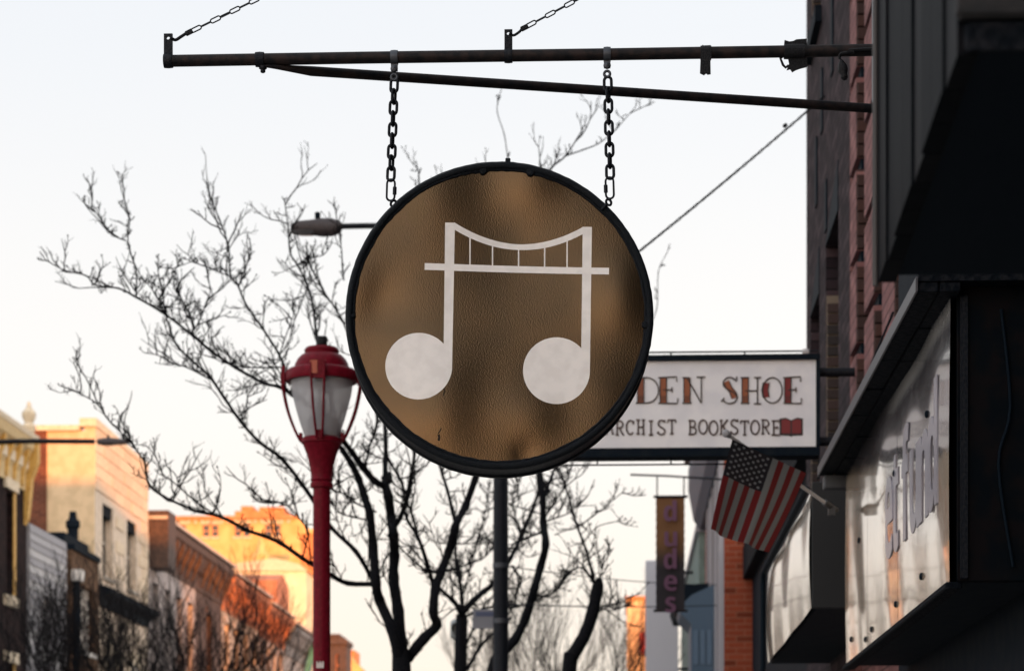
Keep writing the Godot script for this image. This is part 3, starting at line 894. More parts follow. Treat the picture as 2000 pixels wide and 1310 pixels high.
# ------------------------------------------------------------------ far buildings and signs on this side
func make_far_right() -> void:
	var red := bricks(Color(0.50, 0.24, 0.17), Color(0.56, 0.28, 0.20), Color(0.58, 0.40, 0.33), 81)
	var trim := plain(lin(0.30, 0.30, 0.34), 0.6)
	# low house just past the brick building
	var lo := thing("low_house", "low dark house front half hidden behind the flag and the second sign box", "building", Vector3(1.62, 0, -30.0))
	var s := st()
	box(s, Vector3(0, 0, 0.01), Vector3(8, 5.2, 10.95))
	put("wall", s, M.navy, lo)
	var tr := st()
	box(tr, Vector3(-0.12, 4.9, 0.02), Vector3(0.0, 5.3, 10.9))
	put("cornice", tr, M.slate, lo)
	# the red brick end wall and its street front
	var r := thing("red_brick_house", "house with blurred red brick end wall showing below the flag", "building", Vector3(1.21, 0, -36.8))
	var e := st()
	box(e, Vector3(0.06, 0, 0), Vector3(9, 7.4, 6.8))
	put("wall", e, red, r)
	var mats := [trim, plain(lin(0.06, 0.04, 0.045), 0.7), plain(lin(0.19, 0.18, 0.21), 0.6), M.navy]
	var k := 0
	var z := 6.79
	for w in [0.28, 0.3, 0.22, 0.55, 0.3, 0.7, 0.3, 0.6, 0.35, 0.7, 0.4, 0.6]:
		var t := st()
		box(t, Vector3(0.0 if k % 2 == 0 else 0.03, 0, z - w + 0.004), Vector3(0.058, 6.5, z))
		put("pilaster" if k % 2 == 0 else "wall_panel", t, mats[[0, 1, 2, 3][k % 4]], r)
		z -= w
		k += 1
	var g := st()
	prism(g, PackedVector2Array([Vector2(-0.02, 0), Vector2(-0.12, 0.15), Vector2(-0.2, 0.6), Vector2(-0.2, 0.9), Vector2(0.058, 0.9), Vector2(0.058, 0.0)]), 0.0, 6.79, Transform3D(Basis.IDENTITY, Vector3(0, 6.4, 0)))
	put("cornice", g, plain(lin(0.035, 0.05, 0.09), 0.6), r)
	var cap := st()
	box(cap, Vector3(-0.26, 7.402, -0.05), Vector3(9.02, 7.52, 6.84))
	put("cornice_cap", cap, plain(lin(0.16, 0.07, 0.045), 0.7), r)
	var awn := st()
	prism(awn, PackedVector2Array([Vector2(0.0, 4.85), Vector2(-0.45, 4.85), Vector2(-0.50, 5.0), Vector2(-0.4, 5.22), Vector2(0.0, 5.25)]), 1.0, 3.2)
	put("awning", awn, M.black, r)
	# blue oriel with a cornice
	var oz := 3.6
	var ob := plain(lin(0.035, 0.075, 0.13), 0.5)
	var ol := plain(lin(0.06, 0.11, 0.18), 0.5)
	var oy := hof(1205, 33.0)
	var o1 := st()
	prism(o1, PackedVector2Array([Vector2(-0.30, 1.2), Vector2(-0.30, oy - 0.22), Vector2(-0.44, oy - 0.08), Vector2(-0.46, oy), Vector2(-0.30, oy + 0.16), Vector2(0.0, oy + 0.3), Vector2(0.0, 1.2)]), oz, oz + 1.5)
	var oriel := put("oriel", o1, ob, r)
	for q in 3:
		var pn := st()
		box(pn, Vector3(-0.27 + q * 0.09, oy - 0.75, oz + 1.502), Vector3(-0.21 + q * 0.09, oy - 0.3, oz + 1.52))
		put("panel", pn, ol, oriel)
	# pale teal house beyond
	var te := thing("pale_teal_house", "pale teal house wall beyond the hanging banner with sloping roof edge", "building", Vector3(1.18, 0, -48.0))
	var ts := st()
	box(ts, Vector3(0, 0, 0), Vector3(8, 6.4, 11.0))
	put("wall", ts, mottled(lin(0.12, 0.17, 0.165), lin(0.16, 0.22, 0.21), 0.6, 82, 0.8), te)
	var tc := st()
	box(tc, Vector3(-0.05, 6.402, -0.05), Vector3(8.05, 6.5, 11.05))
	put("coping", tc, trim, te)
	# sunlit house closing this side
	var fd := 150.0
	var fx := at(1225, 1200, fd).x
	var fw := at(1262, 1200, fd).x - fx
	var fh := thing("orange_house", "bright orange sunlit house at the far end of the street beside the white blade sign", "building", Vector3(fx, 0, -fd))
	var fs := st()
	box(fs, Vector3(0, 0, -10), Vector3(fw, hof(1172, fd), 0))
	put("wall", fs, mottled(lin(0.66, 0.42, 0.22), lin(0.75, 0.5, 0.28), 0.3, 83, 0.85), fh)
	var fc := st()
	box(fc, Vector3(-0.1, hof(1172, fd) + 0.002, -10), Vector3(fw, hof(1165, fd), 0.15))
	put("cornice", fc, plain(lin(0.6, 0.22, 0.06), 0.7), fh)
	var fb := st()
	box(fb, Vector3(fw * 0.68, hof(1278, fd), 0.001), Vector3(fw * 0.98, hof(1236, fd), 0.2))
	put("red_panel", fb, plain(lin(0.55, 0.03, 0.02), 0.5), fh)
	# white blade sign
	var bz := 40.0
	var a := at(1261, 1094, bz)
	var b := at(1325, 1094, bz)
	var bl := thing("blade_sign", "tall blank white blade sign hanging behind the brown and purple banner", "sign", Vector3(a.x, 0, -bz))
	var bs := st()
	bevel_box(bs, Vector3(0, 2.6, -0.12), Vector3(b.x - a.x, a.y, 0), 0.015)
	put("sign_box", bs, plain(lin(0.36, 0.37, 0.43), 0.5), bl)
	for k2 in 2:
		var ar := st()
		tube(ar, [Vector3(b.x - a.x, a.y - 0.2 - k2 * 1.6, -0.06), Vector3(1.18 - a.x, a.y - 0.2 - k2 * 1.6, -0.06)], 0.025, 8)
		put("arm", ar, M.iron, bl)
	# the hanging banner
	var dz := 26.0
	var d0 := at(1282, 970, dz)
	var d1 := at(1338, 970, dz)
	var dw := d1.x - d0.x
	var dh := 222.0 * dz / F
	var du := thing("hanging_banner", "narrow brown hanging banner with five purple letters set one below another", "banner", Vector3(d0.x, d0.y, -dz))
	var im := Image.create(8, 64, false, Image.FORMAT_RGB8)
	for yy in 64:
		for xx in 8:
			im.set_pixel(xx, yy, Color(0.40, 0.27, 0.15).lerp(Color(0.10, 0.08, 0.11), smoothstep(24.0, 42.0, yy)))
	var bmat := plain(Color.WHITE, 0.8)
	bmat.albedo_texture = ImageTexture.create_from_image(im)
	var cl := st()
	for i in 14:
		var y0 := -dh * i / 14.0
		var y1 := -dh * (i + 1) / 14.0
		var zz := func(y): return 0.02 * sin(y * 4.0)
		quad(cl, Vector3(0, y0, zz.call(y0)), Vector3(dw, y0, zz.call(y0)), Vector3(dw - 0.006, y1, zz.call(y1)), Vector3(-0.006, y1, zz.call(y1)), Vector3(0, 0, 1), [Vector2(0, i / 14.0), Vector2(1, i / 14.0), Vector2(1, (i + 1) / 14.0), Vector2(0, (i + 1) / 14.0)])
	put("cloth", cl, bmat, du)
	var lm := plain(lin(0.11, 0.045, 0.09), 0.8)
	var ys := [-0.15, -0.35, -0.545, -0.735, -0.925]
	for i in 5:
		var tm := text_mesh("dudes"[i], 700, 0.29, 0.008)
		var o := mi("letter", tm, lm, du)
		o.position = Vector3(dw * 0.5, dh * ys[i] + (0.02 if i == 0 else -0.01), 0.035)
	for k3 in 2:
		var rod := st()
		tube(rod, [Vector3(-0.03, 0.0 if k3 == 0 else -dh, 0), Vector3(dw + 0.03, 0.0 if k3 == 0 else -dh, 0)], 0.016, 8)
		put("rod", rod, M.iron, du)
	for k4 in 2:
		var hn := st()
		tube(hn, [Vector3(0.01 + k4 * (dw - 0.02), 0, 0), Vector3(0.01 + k4 * (dw - 0.02), 0.22, 0)], 0.008, 6)
		put("hanger", hn, M.iron, du)
	var arm := st()
	tube(arm, [Vector3(-0.28, 0.24, 0), Vector3(0.1, 0.225, 0), Vector3(1.7 - d0.x, 0.14, 0)], 0.012, 8)
	put("arm", arm, M.iron, du)

func text_mesh(t: String, weight: int, size: float, depth: float, family := "Droid Sans") -> TextMesh:
	var f := SystemFont.new()
	f.font_names = PackedStringArray([family])
	f.font_weight = weight
	var m := TextMesh.new()
	m.text = t
	m.font = f
	m.font_size = 64
	m.pixel_size = size / 64.0
	m.depth = depth
	return m

# ------------------------------------------------------------------ trees
func smooth(pts: Array, sub := 3) -> Array:
	var o := []
	var n := pts.size()
	for i in n - 1:
		var p0: Vector3 = pts[maxi(i - 1, 0)]
		var p1: Vector3 = pts[i]
		var p2: Vector3 = pts[i + 1]
		var p3: Vector3 = pts[mini(i + 2, n - 1)]
		for k in sub:
			o.append(p1.cubic_interpolate(p2, p0, p3, float(k) / sub))
	o.append(pts[n - 1])
	return o

func twig(s: SurfaceTool, p: Vector3, dir: Vector3, length: float, r: float, level: int) -> void:
	var n := 5
	var pts := [p]
	var rad := [r]
	var d := dir
	for i in n:
		d = (d + Vector3(rng.randf_range(-0.35, 0.35), rng.randf_range(-0.2, 0.38), rng.randf_range(-0.35, 0.35))).normalized()
		p += d * length / n
		pts.append(p)
		rad.append(r * (1.0 - 0.62 * (i + 1) / n) * (1.25 if rng.randf() < 0.3 else 1.0))
		if level > 0 and i < n - 1 and rng.randf() < 0.75:
			var side := (d + Vector3(rng.randf_range(-1, 1), rng.randf_range(-0.4, 0.9), rng.randf_range(-1, 1)) * 0.95).normalized()
			twig(s, p, side, length * rng.randf_range(0.25, 0.6), r * 0.66, level - 1)
	tube(s, pts, rad, 4, false, false)
	if rng.randf() < 0.35:      # winter bud
		lathe(s, [Vector2(0, -r * 1.6), Vector2(r * 1.2, -r * 0.3), Vector2(r * 0.9, r * 1.4), Vector2(0, r * 2.6)], 5, along(p, p + d))

func limb(tree: Node, tw: SurfaceTool, c: Array, r0: float, r1: float, d0: float, d1: float, called := "limb", dense := 1.0) -> void:
	var pts := []
	var n := c.size() / 2
	for i in n:
		var f := float(i) / (n - 1)
		var d := lerpf(d0, d1, f) + (rng.randf_range(-0.1, 0.1) if i > 0 and i < n - 1 else 0.0)
		pts.append(at(c[i * 2], c[i * 2 + 1], d))
	var sp := smooth(pts, 4)
	var m := sp.size()
	var rad := []
	var per := d0 / F
	for i in m:
		var bump := 1.0 + (0.12 if i % 4 == 0 else -0.03) + rng.randf_range(-0.05, 0.05)
		rad.append((lerpf(r0, r1, float(i) / (m - 1)) * 0.8) * per * bump)
	var s := st()
	tube(s, sp, rad, 9 if r0 > 5 else 6, false, true)
	put(called, s, M.bark, tree)
	# spurs and twigs along it
	if dense <= 0.0:
		return
	for i in range(1, m):
		var a: Vector3 = sp[i - 1]
		var b: Vector3 = sp[i]
		var t := (b - a).normalized()
		var cnt := (b - a).length() / per / 9.5 * dense
		var times := int(cnt) + (1 if rng.randf() < cnt - int(cnt) else 0)
		var thin := clampf(1.6 - rad[i] / per / 5.0, 0.25, 1.0)
		for k in times:
			if rng.randf() > thin:
				continue
			var q := a.lerp(b, rng.randf())
			var out := Vector3(rng.randf_range(-1, 1), rng.randf_range(-0.6, 1), rng.randf_range(-1, 1)).normalized()
			var dir := (t * 0.45 + out + Vector3.UP * 0.2).normalized()
			var kind := rng.randf()
			if kind < 0.45:
				twig(tw, q, dir, rng.randf_range(8, 20) * per, 1.25 * per, 1)
			elif kind < 0.86:
				twig(tw, q, dir, rng.randf_range(24, 56) * per, 1.2 * per, 2)
			else:
				twig(tw, q, (dir + t * 0.4).normalized(), rng.randf_range(55, 120) * per, 1.6 * per, 2)
	twig(tw, sp[m - 1], (sp[m - 1] - sp[m - 2]).normalized(), 15 * per, r1 * 0.9 * per, 2)

func bare(s: SurfaceTool, p: Vector3, dir: Vector3, length: float, r: float, level: int, spread: float) -> void:
	var pts := [p]
	var rad := [r]
	var d := dir
	for i in 4:
		d = (d + Vector3(rng.randf_range(-0.2, 0.2), rng.randf_range(-0.05, 0.22), rng.randf_range(-0.2, 0.2))).normalized()
		p += d * length / 4
		pts.append(p)
		rad.append(r * (1.0 - 0.11 * (i + 1)))
		if level > 0 and i > 0:
			var side := (d + Vector3(rng.randf_range(-1, 1), rng.randf_range(-0.2, 0.5), rng.randf_range(-1, 1)) * spread).normalized()
			bare(s, p, side, length * rng.randf_range(0.5, 0.78), r * 0.55, level - 1, spread)
	tube(s, pts, rad, 7 if level > 2 else 4, false, false)
	if level > 0:
		bare(s, p, (d + Vector3(rng.randf_range(-0.4, 0.4), 0.2, rng.randf_range(-0.4, 0.4))).normalized(), length * 0.7, r * 0.56, level - 1, spread)

func small_tree(px: float, top: float, d: float, label: String, spread: float, level: int, r: float) -> void:
	var base := at(px, 1650, d)
	base.y = 0.0
	var t := thing("bare_tree", label, "tree", base, 0.0, "small bare trees along the street")
	var H := hof(top, d)
	var s := st()
	tube(s, [Vector3(0, -0.1, 0), Vector3(0.03, H * 0.25, 0.02), Vector3(-0.02, H * 0.48, 0)], [r * 1.3, r, r * 0.85], 9)
	put("trunk", s, M.bark, t)
	var c := st()
	for k in 6:
		var a := TAU * k / 6.0 + rng.randf()
		bare(c, Vector3(0, H * (0.36 + 0.02 * k), 0), Vector3(cos(a) * 0.62, 0.8, sin(a) * 0.62).normalized(), H * 0.24, r * 0.5, level, spread)
	put("crown", c, M.twig, t)

func make_trees() -> void:
	# --- the big tree left of the sign
	var A := thing("street_tree", "large bare street tree behind the red lamp, its limbs spreading left across the sky", "tree", at(784, 1650, 18.5) * Vector3(1, 0, 1), 0.0, "bare street trees behind the hanging sign")
	var inv := -A.position
	var holder := A
	var tw := st()
	var base := st()
	var tp := [Vector3(0, -0.1, 0), Vector3(-0.01, 1.2, 0), Vector3(0, 2.4, 0), at(784, 1310, 18.5) + inv, at(782, 1268, 18.5) + inv]
	tube(base, smooth(tp, 3), [0.11, 0.105, 0.1, 0.096, 0.092, 0.089, 0.085, 0.082, 0.079, 0.076, 0.073, 0.07, 0.062], 12)
	put("trunk", base, M.bark, A)
	begin_offset(inv)
	limb(A, tw, [780, 1290, 777, 1272, 764, 1225, 741, 1172, 734, 1139, 728, 1064, 722, 1005, 712, 972, 700, 935, 686, 906, 669, 880], 15, 7, 18.5, 18.0)
	limb(A, tw, [788, 1290, 784, 1257, 777, 1192, 768, 1126, 770, 1085, 768, 1044, 764, 1011, 758, 969, 751, 946], 15, 11, 18.5, 18.7, "limb", 0.6)
	limb(A, tw, [752, 950, 731, 939, 709, 913, 688, 884, 668, 858, 640, 818, 600, 790, 570, 770], 9, 5, 18.7, 17.6)
	limb(A, tw, [572, 771, 544, 755, 515, 748, 460, 718, 410, 684, 373, 653, 318, 611, 263, 579, 231, 563, 185, 556, 167, 538, 126, 528, 89, 508], 4.6, 1.3, 17.6, 17.0)
	limb(A, tw, [752, 948, 752, 900, 753, 860, 748, 800, 738, 750], 7, 4, 18.7, 19.2)
	limb(A, tw, [790, 1290, 797, 1284, 828, 1246, 853, 1221, 846, 1195, 850, 1152, 862, 1115, 876, 1077, 889, 1028, 909, 988, 928, 936, 945, 890], 14, 8, 18.5, 18.9)
	limb(A, tw, [768, 1030, 781, 1011, 797, 965, 804, 929, 810, 880], 7, 4, 18.7, 18.3)
	limb(A, tw, [797, 972, 791, 962, 781, 936, 764, 906, 752, 880], 4, 2.5, 18.4, 18.2)
	limb(A, tw, [847, 1145, 833, 1097, 817, 1051, 797, 1018, 790, 1000], 6, 3, 18.8, 18.4)
	limb(A, tw, [817, 1055, 809, 1020, 797, 985, 790, 970], 4, 2, 18.6, 18.3)
	limb(A, tw, [892, 1110, 863, 1115, 833, 1113, 804, 1093, 778, 1064], 3.6, 2, 18.8, 18.5)
	limb(A, tw, [889, 1020, 883, 995, 873, 955, 863, 923, 855, 900], 5, 3, 18.8, 19.2)
	# the long limbs that pass behind the lamp post
	limb(A, tw, [738, 1140, 680, 1139, 645, 1122, 610, 1102, 590, 1090, 548, 1061, 514, 1046, 483, 1036, 452, 1019, 421, 1006, 387, 999, 356, 987, 317, 968, 290, 945, 282, 900], 6.5, 2.6, 18.4, 17.4)
	limb(A, tw, [282, 902, 254, 863, 213, 822, 190, 790, 162, 772, 124, 756], 2.4, 1.2, 17.4, 17.2)
	limb(A, tw, [262, 872, 249, 848, 236, 822, 228, 800], 1.8, 1.1, 17.4, 17.2)
	limb(A, tw, [728, 1133, 695, 1077, 645, 1028, 600, 960, 552, 898, 506, 863, 469, 822, 437, 776, 408, 735, 373, 703, 346, 676, 332, 644, 323, 616], 6, 1.8, 18.4, 17.5)
	limb(A, tw, [421, 1006, 379, 977, 336, 940, 310, 925], 2.4, 1.2, 17.8, 17.5)
	limb(A, tw, [590, 1090, 598, 1060, 602, 1040, 592, 1020], 2.4, 1.8, 18.0, 17.9)
	limb(A, tw, [592, 1022, 570, 995, 548, 982, 520, 978, 490, 958], 1.9, 1.2, 17.9, 17.8)
	limb(A, tw, [408, 740, 364, 717, 332, 708, 309, 694, 282, 689], 2, 1.1, 17.7, 17.5)
	limb(A, tw, [469, 822, 480, 790, 488, 758], 1.6, 1, 17.7, 17.6)
	limb(A, tw, [265, 577, 265, 529, 249, 474, 252, 428, 236, 401], 2.5, 1.3, 17.1, 17.3)
	limb(A, tw, [245, 470, 217, 456, 190, 419, 165, 398], 2, 1.1, 17.2, 17.4)
	limb(A, tw, [373, 653, 392, 620, 401, 593, 410, 566, 401, 520], 2, 1.1, 17.3, 17.5)
	limb(A, tw, [378, 645, 364, 602, 341, 561, 341, 538], 1.9, 1.1, 17.3, 17.1)
	limb(A, tw, [323, 611, 314, 557, 309, 524, 337, 524, 373, 511], 1.9, 1.1, 17.2, 17.0)
	limb(A, tw, [323, 616, 300, 570, 275, 540], 1.7, 1.1, 17.2, 17.0)
	limb(A, tw, [590, 782, 566, 735, 554, 714, 543, 689, 511, 639, 479, 593, 465, 559, 449, 534, 446, 483, 430, 433, 414, 396], 3.6, 1.5, 17.7, 17.2)
	limb(A, tw, [414, 396, 404, 350, 401, 305], 1.1, 0.8, 17.2, 17.2, "limb", 0.05)
	limb(A, tw, [465, 559, 478, 524, 486, 508], 1.6, 1.0, 17.3, 17.2)
	limb(A, tw, [449, 540, 410, 524, 373, 511], 1.6, 1.0, 17.3, 17.2)
	limb(A, tw, [552, 717, 479, 717, 437, 708, 420, 700], 2.2, 1.4, 17.7, 17.5)
	limb(A, tw, [668, 858, 640, 760, 618, 653, 611, 598, 598, 552, 579, 515, 566, 492, 562, 440, 556, 396], 4, 1.4, 18.4, 18.0)
	limb(A, tw, [690, 700, 671, 630, 630, 566, 607, 520, 600, 490], 2.6, 1.5, 18.4, 18.0)
	limb(A, tw, [671, 547, 668, 510, 666, 483, 653, 401], 2, 1.1, 18.2, 18.1)
	limb(A, tw, [579, 518, 600, 505, 630, 498, 645, 480], 1.8, 1.1, 18.0, 18.2)
	limb(A, tw, [600, 560, 585, 600, 570, 640, 560, 690], 1.8, 1.1, 18.0, 18.2)
	limb(A, tw, [543, 700, 560, 650, 575, 610], 1.8, 1.1, 17.8, 17.6)
	limb(A, tw, [735, 1000, 700, 985, 672, 965, 650, 958, 640, 940], 2.4, 1.4, 18.2, 18.0, "limb", 1.6)
	limb(A, tw, [722, 1015, 690, 1010, 660, 1000, 648, 985], 2.2, 1.3, 18.2, 18.4, "limb", 1.6)
	limb(A, tw, [740, 790, 720, 765, 712, 730], 2.4, 1.3, 19.0, 18.8, "limb", 1.6)
	limb(A, tw, [712, 915, 722, 870, 735, 830, 730, 780], 3, 1.6, 18.5, 18.8, "limb", 1.3)
	limb(A, tw, [926, 940, 960, 800, 985, 600, 990, 420, 992, 308], 7, 1.4, 18.9, 19.4, "limb", 0.1)
	limb(A, tw, [992, 312, 985, 263, 971, 218, 975, 188], 1.3, 0.9, 19.4, 19.4, "limb", 0.1)
	limb(A, tw, [960, 800, 1010, 560, 1050, 380, 1076, 329, 1105, 304, 1134, 259], 5, 1.3, 18.9, 19.2, "limb", 0.5)
	limb(A, tw, [1105, 304, 1140, 292, 1171, 279, 1204, 251, 1241, 209], 1.9, 0.9, 19.2, 19.2, "limb", 0.5)
	limb(A, tw, [810, 880, 812, 700, 816, 480, 818, 350, 814, 325], 4, 1.3, 18.3, 18.6, "limb", 0.5)
	end_offset(A, tw)

	# --- the slighter tree behind the dark pole
	var B := thing("street_tree", "slender forked bare tree right beside the dark pole below the round sign", "tree", at(899, 1650, 24.0) * Vector3(1, 0, 1), 0.0, "bare street trees behind the hanging sign")
	var tb := st()
	var bt := st()
	tube(bt, [Vector3(0, -0.1, 0), Vector3(0.02, 1.8, 0), at(899, 1309, 24.0) - B.position, at(902, 1200, 24.0) - B.position], [0.09, 0.075, 0.066, 0.058], 10)
	put("trunk", bt, M.bark, B)
	begin_offset(-B.position)
	limb(B, tb, [902, 1204, 896, 1188, 882, 1170, 869, 1159, 850, 1140], 8, 4, 24.0, 23.7)
	limb(B, tb, [902, 1200, 922, 1175, 945, 1155, 961, 1142, 985, 1110, 997, 1090, 1020, 1044, 1040, 995, 1053, 955], 8, 4, 24.0, 24.5)
	limb(B, tb, [902, 1200, 902, 1169, 896, 1123, 889, 1074, 893, 1040], 6, 3, 24.0, 24.2)
	limb(B, tb, [905, 1205, 930, 1195, 960, 1185, 997, 1185, 1043, 1175, 1093, 1143], 4, 1.8, 24.0, 23.5)
	limb(B, tb, [912, 1307, 935, 1267, 958, 1241, 990, 1215], 5, 3, 24.0, 23.6)
	limb(B, tb, [905, 1270, 919, 1240, 930, 1215, 960, 1195], 4, 2, 24.0, 23.6)
	limb(B, tb, [890, 1110, 920, 1100, 950, 1085, 965, 1060], 2.4, 1.3, 24.1, 24.4, "limb", 1.4)
	limb(B, tb, [860, 1060, 900, 1062, 935, 1058, 962, 1040], 2.2, 1.2, 24.1, 24.4, "limb", 1.4)
	limb(B, tb, [905, 1160, 935, 1050, 950, 990, 955, 950], 2.2, 1.2, 24.1, 24.6, "limb", 1.4)
	end_offset(B, tb)

	var C := thing("street_tree", "bare tree whose thick limb curves up to the right from behind the dark pole", "tree", at(968, 1650, 21.0) * Vector3(1, 0, 1), 0.0, "bare street trees behind the hanging sign")
	var tc := st()
	var ct := st()
	tube(ct, [Vector3(0, -0.1, 0), Vector3(0.0, 1.8, 0), at(966, 1312, 21.0) - C.position, at(974, 1284, 21.0) - C.position], [0.11, 0.09, 0.075, 0.068], 10)
	put("trunk", ct, M.bark, C)
	begin_offset(-C.position)
	limb(C, tc, [972, 1290, 978, 1278, 1004, 1251, 1027, 1205, 1043, 1152, 1056, 1106, 1066, 1064, 1061, 1021, 1060, 972, 1056, 939, 1050, 890], 13, 7, 21.0, 21.6, "limb", 0.7)
	limb(C, tc, [1060, 985, 1070, 950, 1079, 926, 1095, 880], 5, 3, 21.4, 21.8)
	limb(C, tc, [1000, 1105, 1018, 1133, 1012, 1150, 1006, 1175], 3, 2, 21.2, 21.0)
	limb(C, tc, [1056, 1040, 1030, 1050, 1005, 1060, 990, 1085], 3.4, 1.8, 21.4, 21.0, "limb", 1.6)
	limb(C, tc, [1062, 1020, 1090, 1010, 1115, 1000, 1130, 985], 2.2, 1.2, 21.4, 21.7, "limb", 1.4)
	limb(C, tc, [1065, 1010, 1080, 985, 1100, 955, 1115, 915], 2.6, 1.4, 21.4, 21.9, "limb", 1.2)
	limb(C, tc, [1045, 1160, 1070, 1165, 1095, 1145, 1110, 1120], 2.2, 1.2, 21.2, 21.6, "limb", 1.4)
	limb(C, tc, [1020, 1060, 1010, 1020, 1000, 980, 1010, 940], 2, 1.2, 21.2, 21.6, "limb", 1.6)
	limb(C, tc, [1250, 720, 1270, 640, 1284, 597, 1286, 531, 1303, 494], 1.6, 0.8, 22.4, 22.4, "limb", 0.2)
	limb(C, tc, [1095, 885, 1160, 800, 1250, 720], 3, 1.6, 21.8, 22.4, "limb", 0.2)
	end_offset(C, tc)

	var E := thing("street_tree", "leaning pruned dark trunk with thin whips to the right of the dark pole", "tree", at(1095, 1650, 20.0) * Vector3(1, 0, 1), 0.0, "bare street trees behind the hanging sign")
	var te := st()
	var et := st()
	var ep := []
	for p in [[1112, 1309], [1119, 1280], [1142, 1241], [1158, 1195], [1165, 1160], [1171, 1130]]:
		ep.append(at(p[0], p[1], 20.0) - E.position)
	tube(et, smooth([Vector3(0, -0.1, 0), Vector3(0.02, 1.7, 0)] + ep, 2), [0.08, 0.075, 0.07, 0.066, 0.063, 0.06, 0.057, 0.055, 0.053, 0.052, 0.054, 0.05, 0.053, 0.048, 0.025], 11)
	put("trunk", et, M.bark, E)
	begin_offset(-E.position)
	limb(E, te, [1164, 1150, 1158, 1125, 1145, 1074, 1125, 1021, 1112, 972, 1100, 940, 1093, 920], 4, 1.6, 20.0, 20.6, "limb", 0.9)
	limb(E, te, [1162, 1142, 1142, 1113, 1128, 1108, 1110, 1118], 2.6, 1.3, 20.0, 19.7)
	limb(E, te, [1127, 1030, 1158, 1008, 1191, 982, 1215, 962], 2, 1.0, 20.3, 20.3, "limb", 0.5)
	limb(E, te, [1140, 1060, 1165, 1030, 1195, 1020, 1214, 1018], 1.6, 0.9, 20.3, 20.0, "limb", 0.5)
	limb(E, te, [1168, 1140, 1180, 1100, 1190, 1080, 1186, 1060], 1.6, 0.9, 20.0, 20.3, "limb", 1.0)
	limb(E, te, [1160, 1200, 1185, 1180, 1200, 1190, 1225, 1180], 1.6, 0.9, 20.0, 20.3, "limb", 1.2)
	end_offset(E, te)

	small_tree(330, 1065, 40.0, "fine branched small tree before the brown corniced row, left of the lamp", 0.75, 4, 0.075)
	small_tree(95, 1090, 38.0, "fine branched small tree before the clapboard house at lower left", 0.8, 4, 0.065)
	small_tree(215, 1130, 39.0, "low spreading bare tree before the arched cream shopfront", 0.85, 4, 0.065)
	small_tree(455, 1175, 44.0, "thin bare tree before the grey house near the lamp post", 0.7, 4, 0.06)
	small_tree(1120, 1095, 46.0, "distant feathery bare tree behind the leaning pruned trunk", 0.55, 4, 0.06)
	small_tree(1010, 1170, 60.0, "most distant bare tree, low behind the dark pole", 0.6, 4, 0.06)

var offset := Vector3.ZERO
var fresh := []
func begin_offset(o: Vector3) -> void:
	offset = o

# limbs and twigs are made where they stand; bring them into their tree's frame
func end_offset(tree: Node3D, tw: SurfaceTool) -> void:
	put("twigs", tw, M.twig, tree)
	for c in tree.get_children():
		if c.name.begins_with("limb") or c.name.begins_with("twigs"):
			c.position = offset

# ------------------------------------------------------------------ lamps
func cobra(pos: Vector3, head_len: float, arm: Array, pole_h: float, pole_r: float, label: String) -> Node3D:
	var t := thing("street_light", label, "street light", pos, 0.0, "long armed street lights")
	var s := st()
	lathe(s, [Vector2(pole_r * 1.9, 0), Vector2(pole_r * 1.9, 0.25), Vector2(pole_r * 1.1, 0.32), Vector2(pole_r, pole_h), Vector2(0, pole_h + 0.02)], 16)
	put("pole", s, M.iron, t)
	var a := st()
	tube(a, smooth(arm, 4), pole_r * 0.4, 8)
	put("arm", a, M.iron, t)
	var e: Vector3 = arm[arm.size() - 1]
	# head: an egg-shaped loft that points away from the pole, along -x
	var h := st()
	var secs := [[0.0, 0.028, 0.028, 0.0], [0.03, 0.055, 0.06, -0.005], [0.18, 0.078, 0.085, -0.008], [0.38, 0.082, 0.1, -0.008], [0.6, 0.066, 0.1, -0.006], [0.85, 0.056, 0.085, -0.004], [0.96, 0.04, 0.06, -0.002], [1.0, 0.008, 0.02, 0.002]]
	var rings := []
	for q in secs:
		var ring := []
		for k in 14:
			var an := TAU * k / 14.0
			var yy: float = sin(an) * q[1] * (1.0 if sin(an) > 0 else 0.85)
			ring.append(e + Vector3(0.04 - q[0] * head_len, yy + q[3] - 0.005, cos(an) * q[2]))
		rings.append(ring)
	for i in secs.size() - 1:
		for k in 14:
			var l := (k + 1) % 14
			var c: Vector3 = (rings[i][0] + rings[i][7]) / 2
			var nn := func(p): return Vector3(0, p.y - c.y, p.z - c.z).normalized()
			tri(h, rings[i][k], rings[i][l], rings[i + 1][l], nn.call(rings[i][k]), nn.call(rings[i][l]), nn.call(rings[i + 1][l]))
			tri(h, rings[i][k], rings[i + 1][l], rings[i + 1][k], nn.call(rings[i][k]), nn.call(rings[i + 1][l]), nn.call(rings[i + 1][k]))
	var hd := put("lamp_head", h, mottled(lin(0.035, 0.03, 0.035), lin(0.08, 0.065, 0.07), 12.0, 91, 0.6, 0.2), t)
	var lens := st()
	lathe(lens, [Vector2(0.0, -0.022), Vector2(0.07, -0.018), Vector2(0.1, 0.0)], 14, Transform3D(Basis.IDENTITY.scaled(Vector3(1.6, 1, 0.9)), e + Vector3(-head_len * 0.58, -0.045, 0)))
	put("lens", lens, plain(lin(0.2, 0.2, 0.22), 0.3), hd)
	var pc := st()
	lathe(pc, [Vector2(0.024, 0.0), Vector2(0.024, 0.045), Vector2(0.018, 0.05), Vector2(0, 0.05)], 10, Transform3D(Basis.IDENTITY, e + Vector3(-head_len * 0.38, 0.07, 0)))
	put("photocell", pc, M.black, hd)
	return t

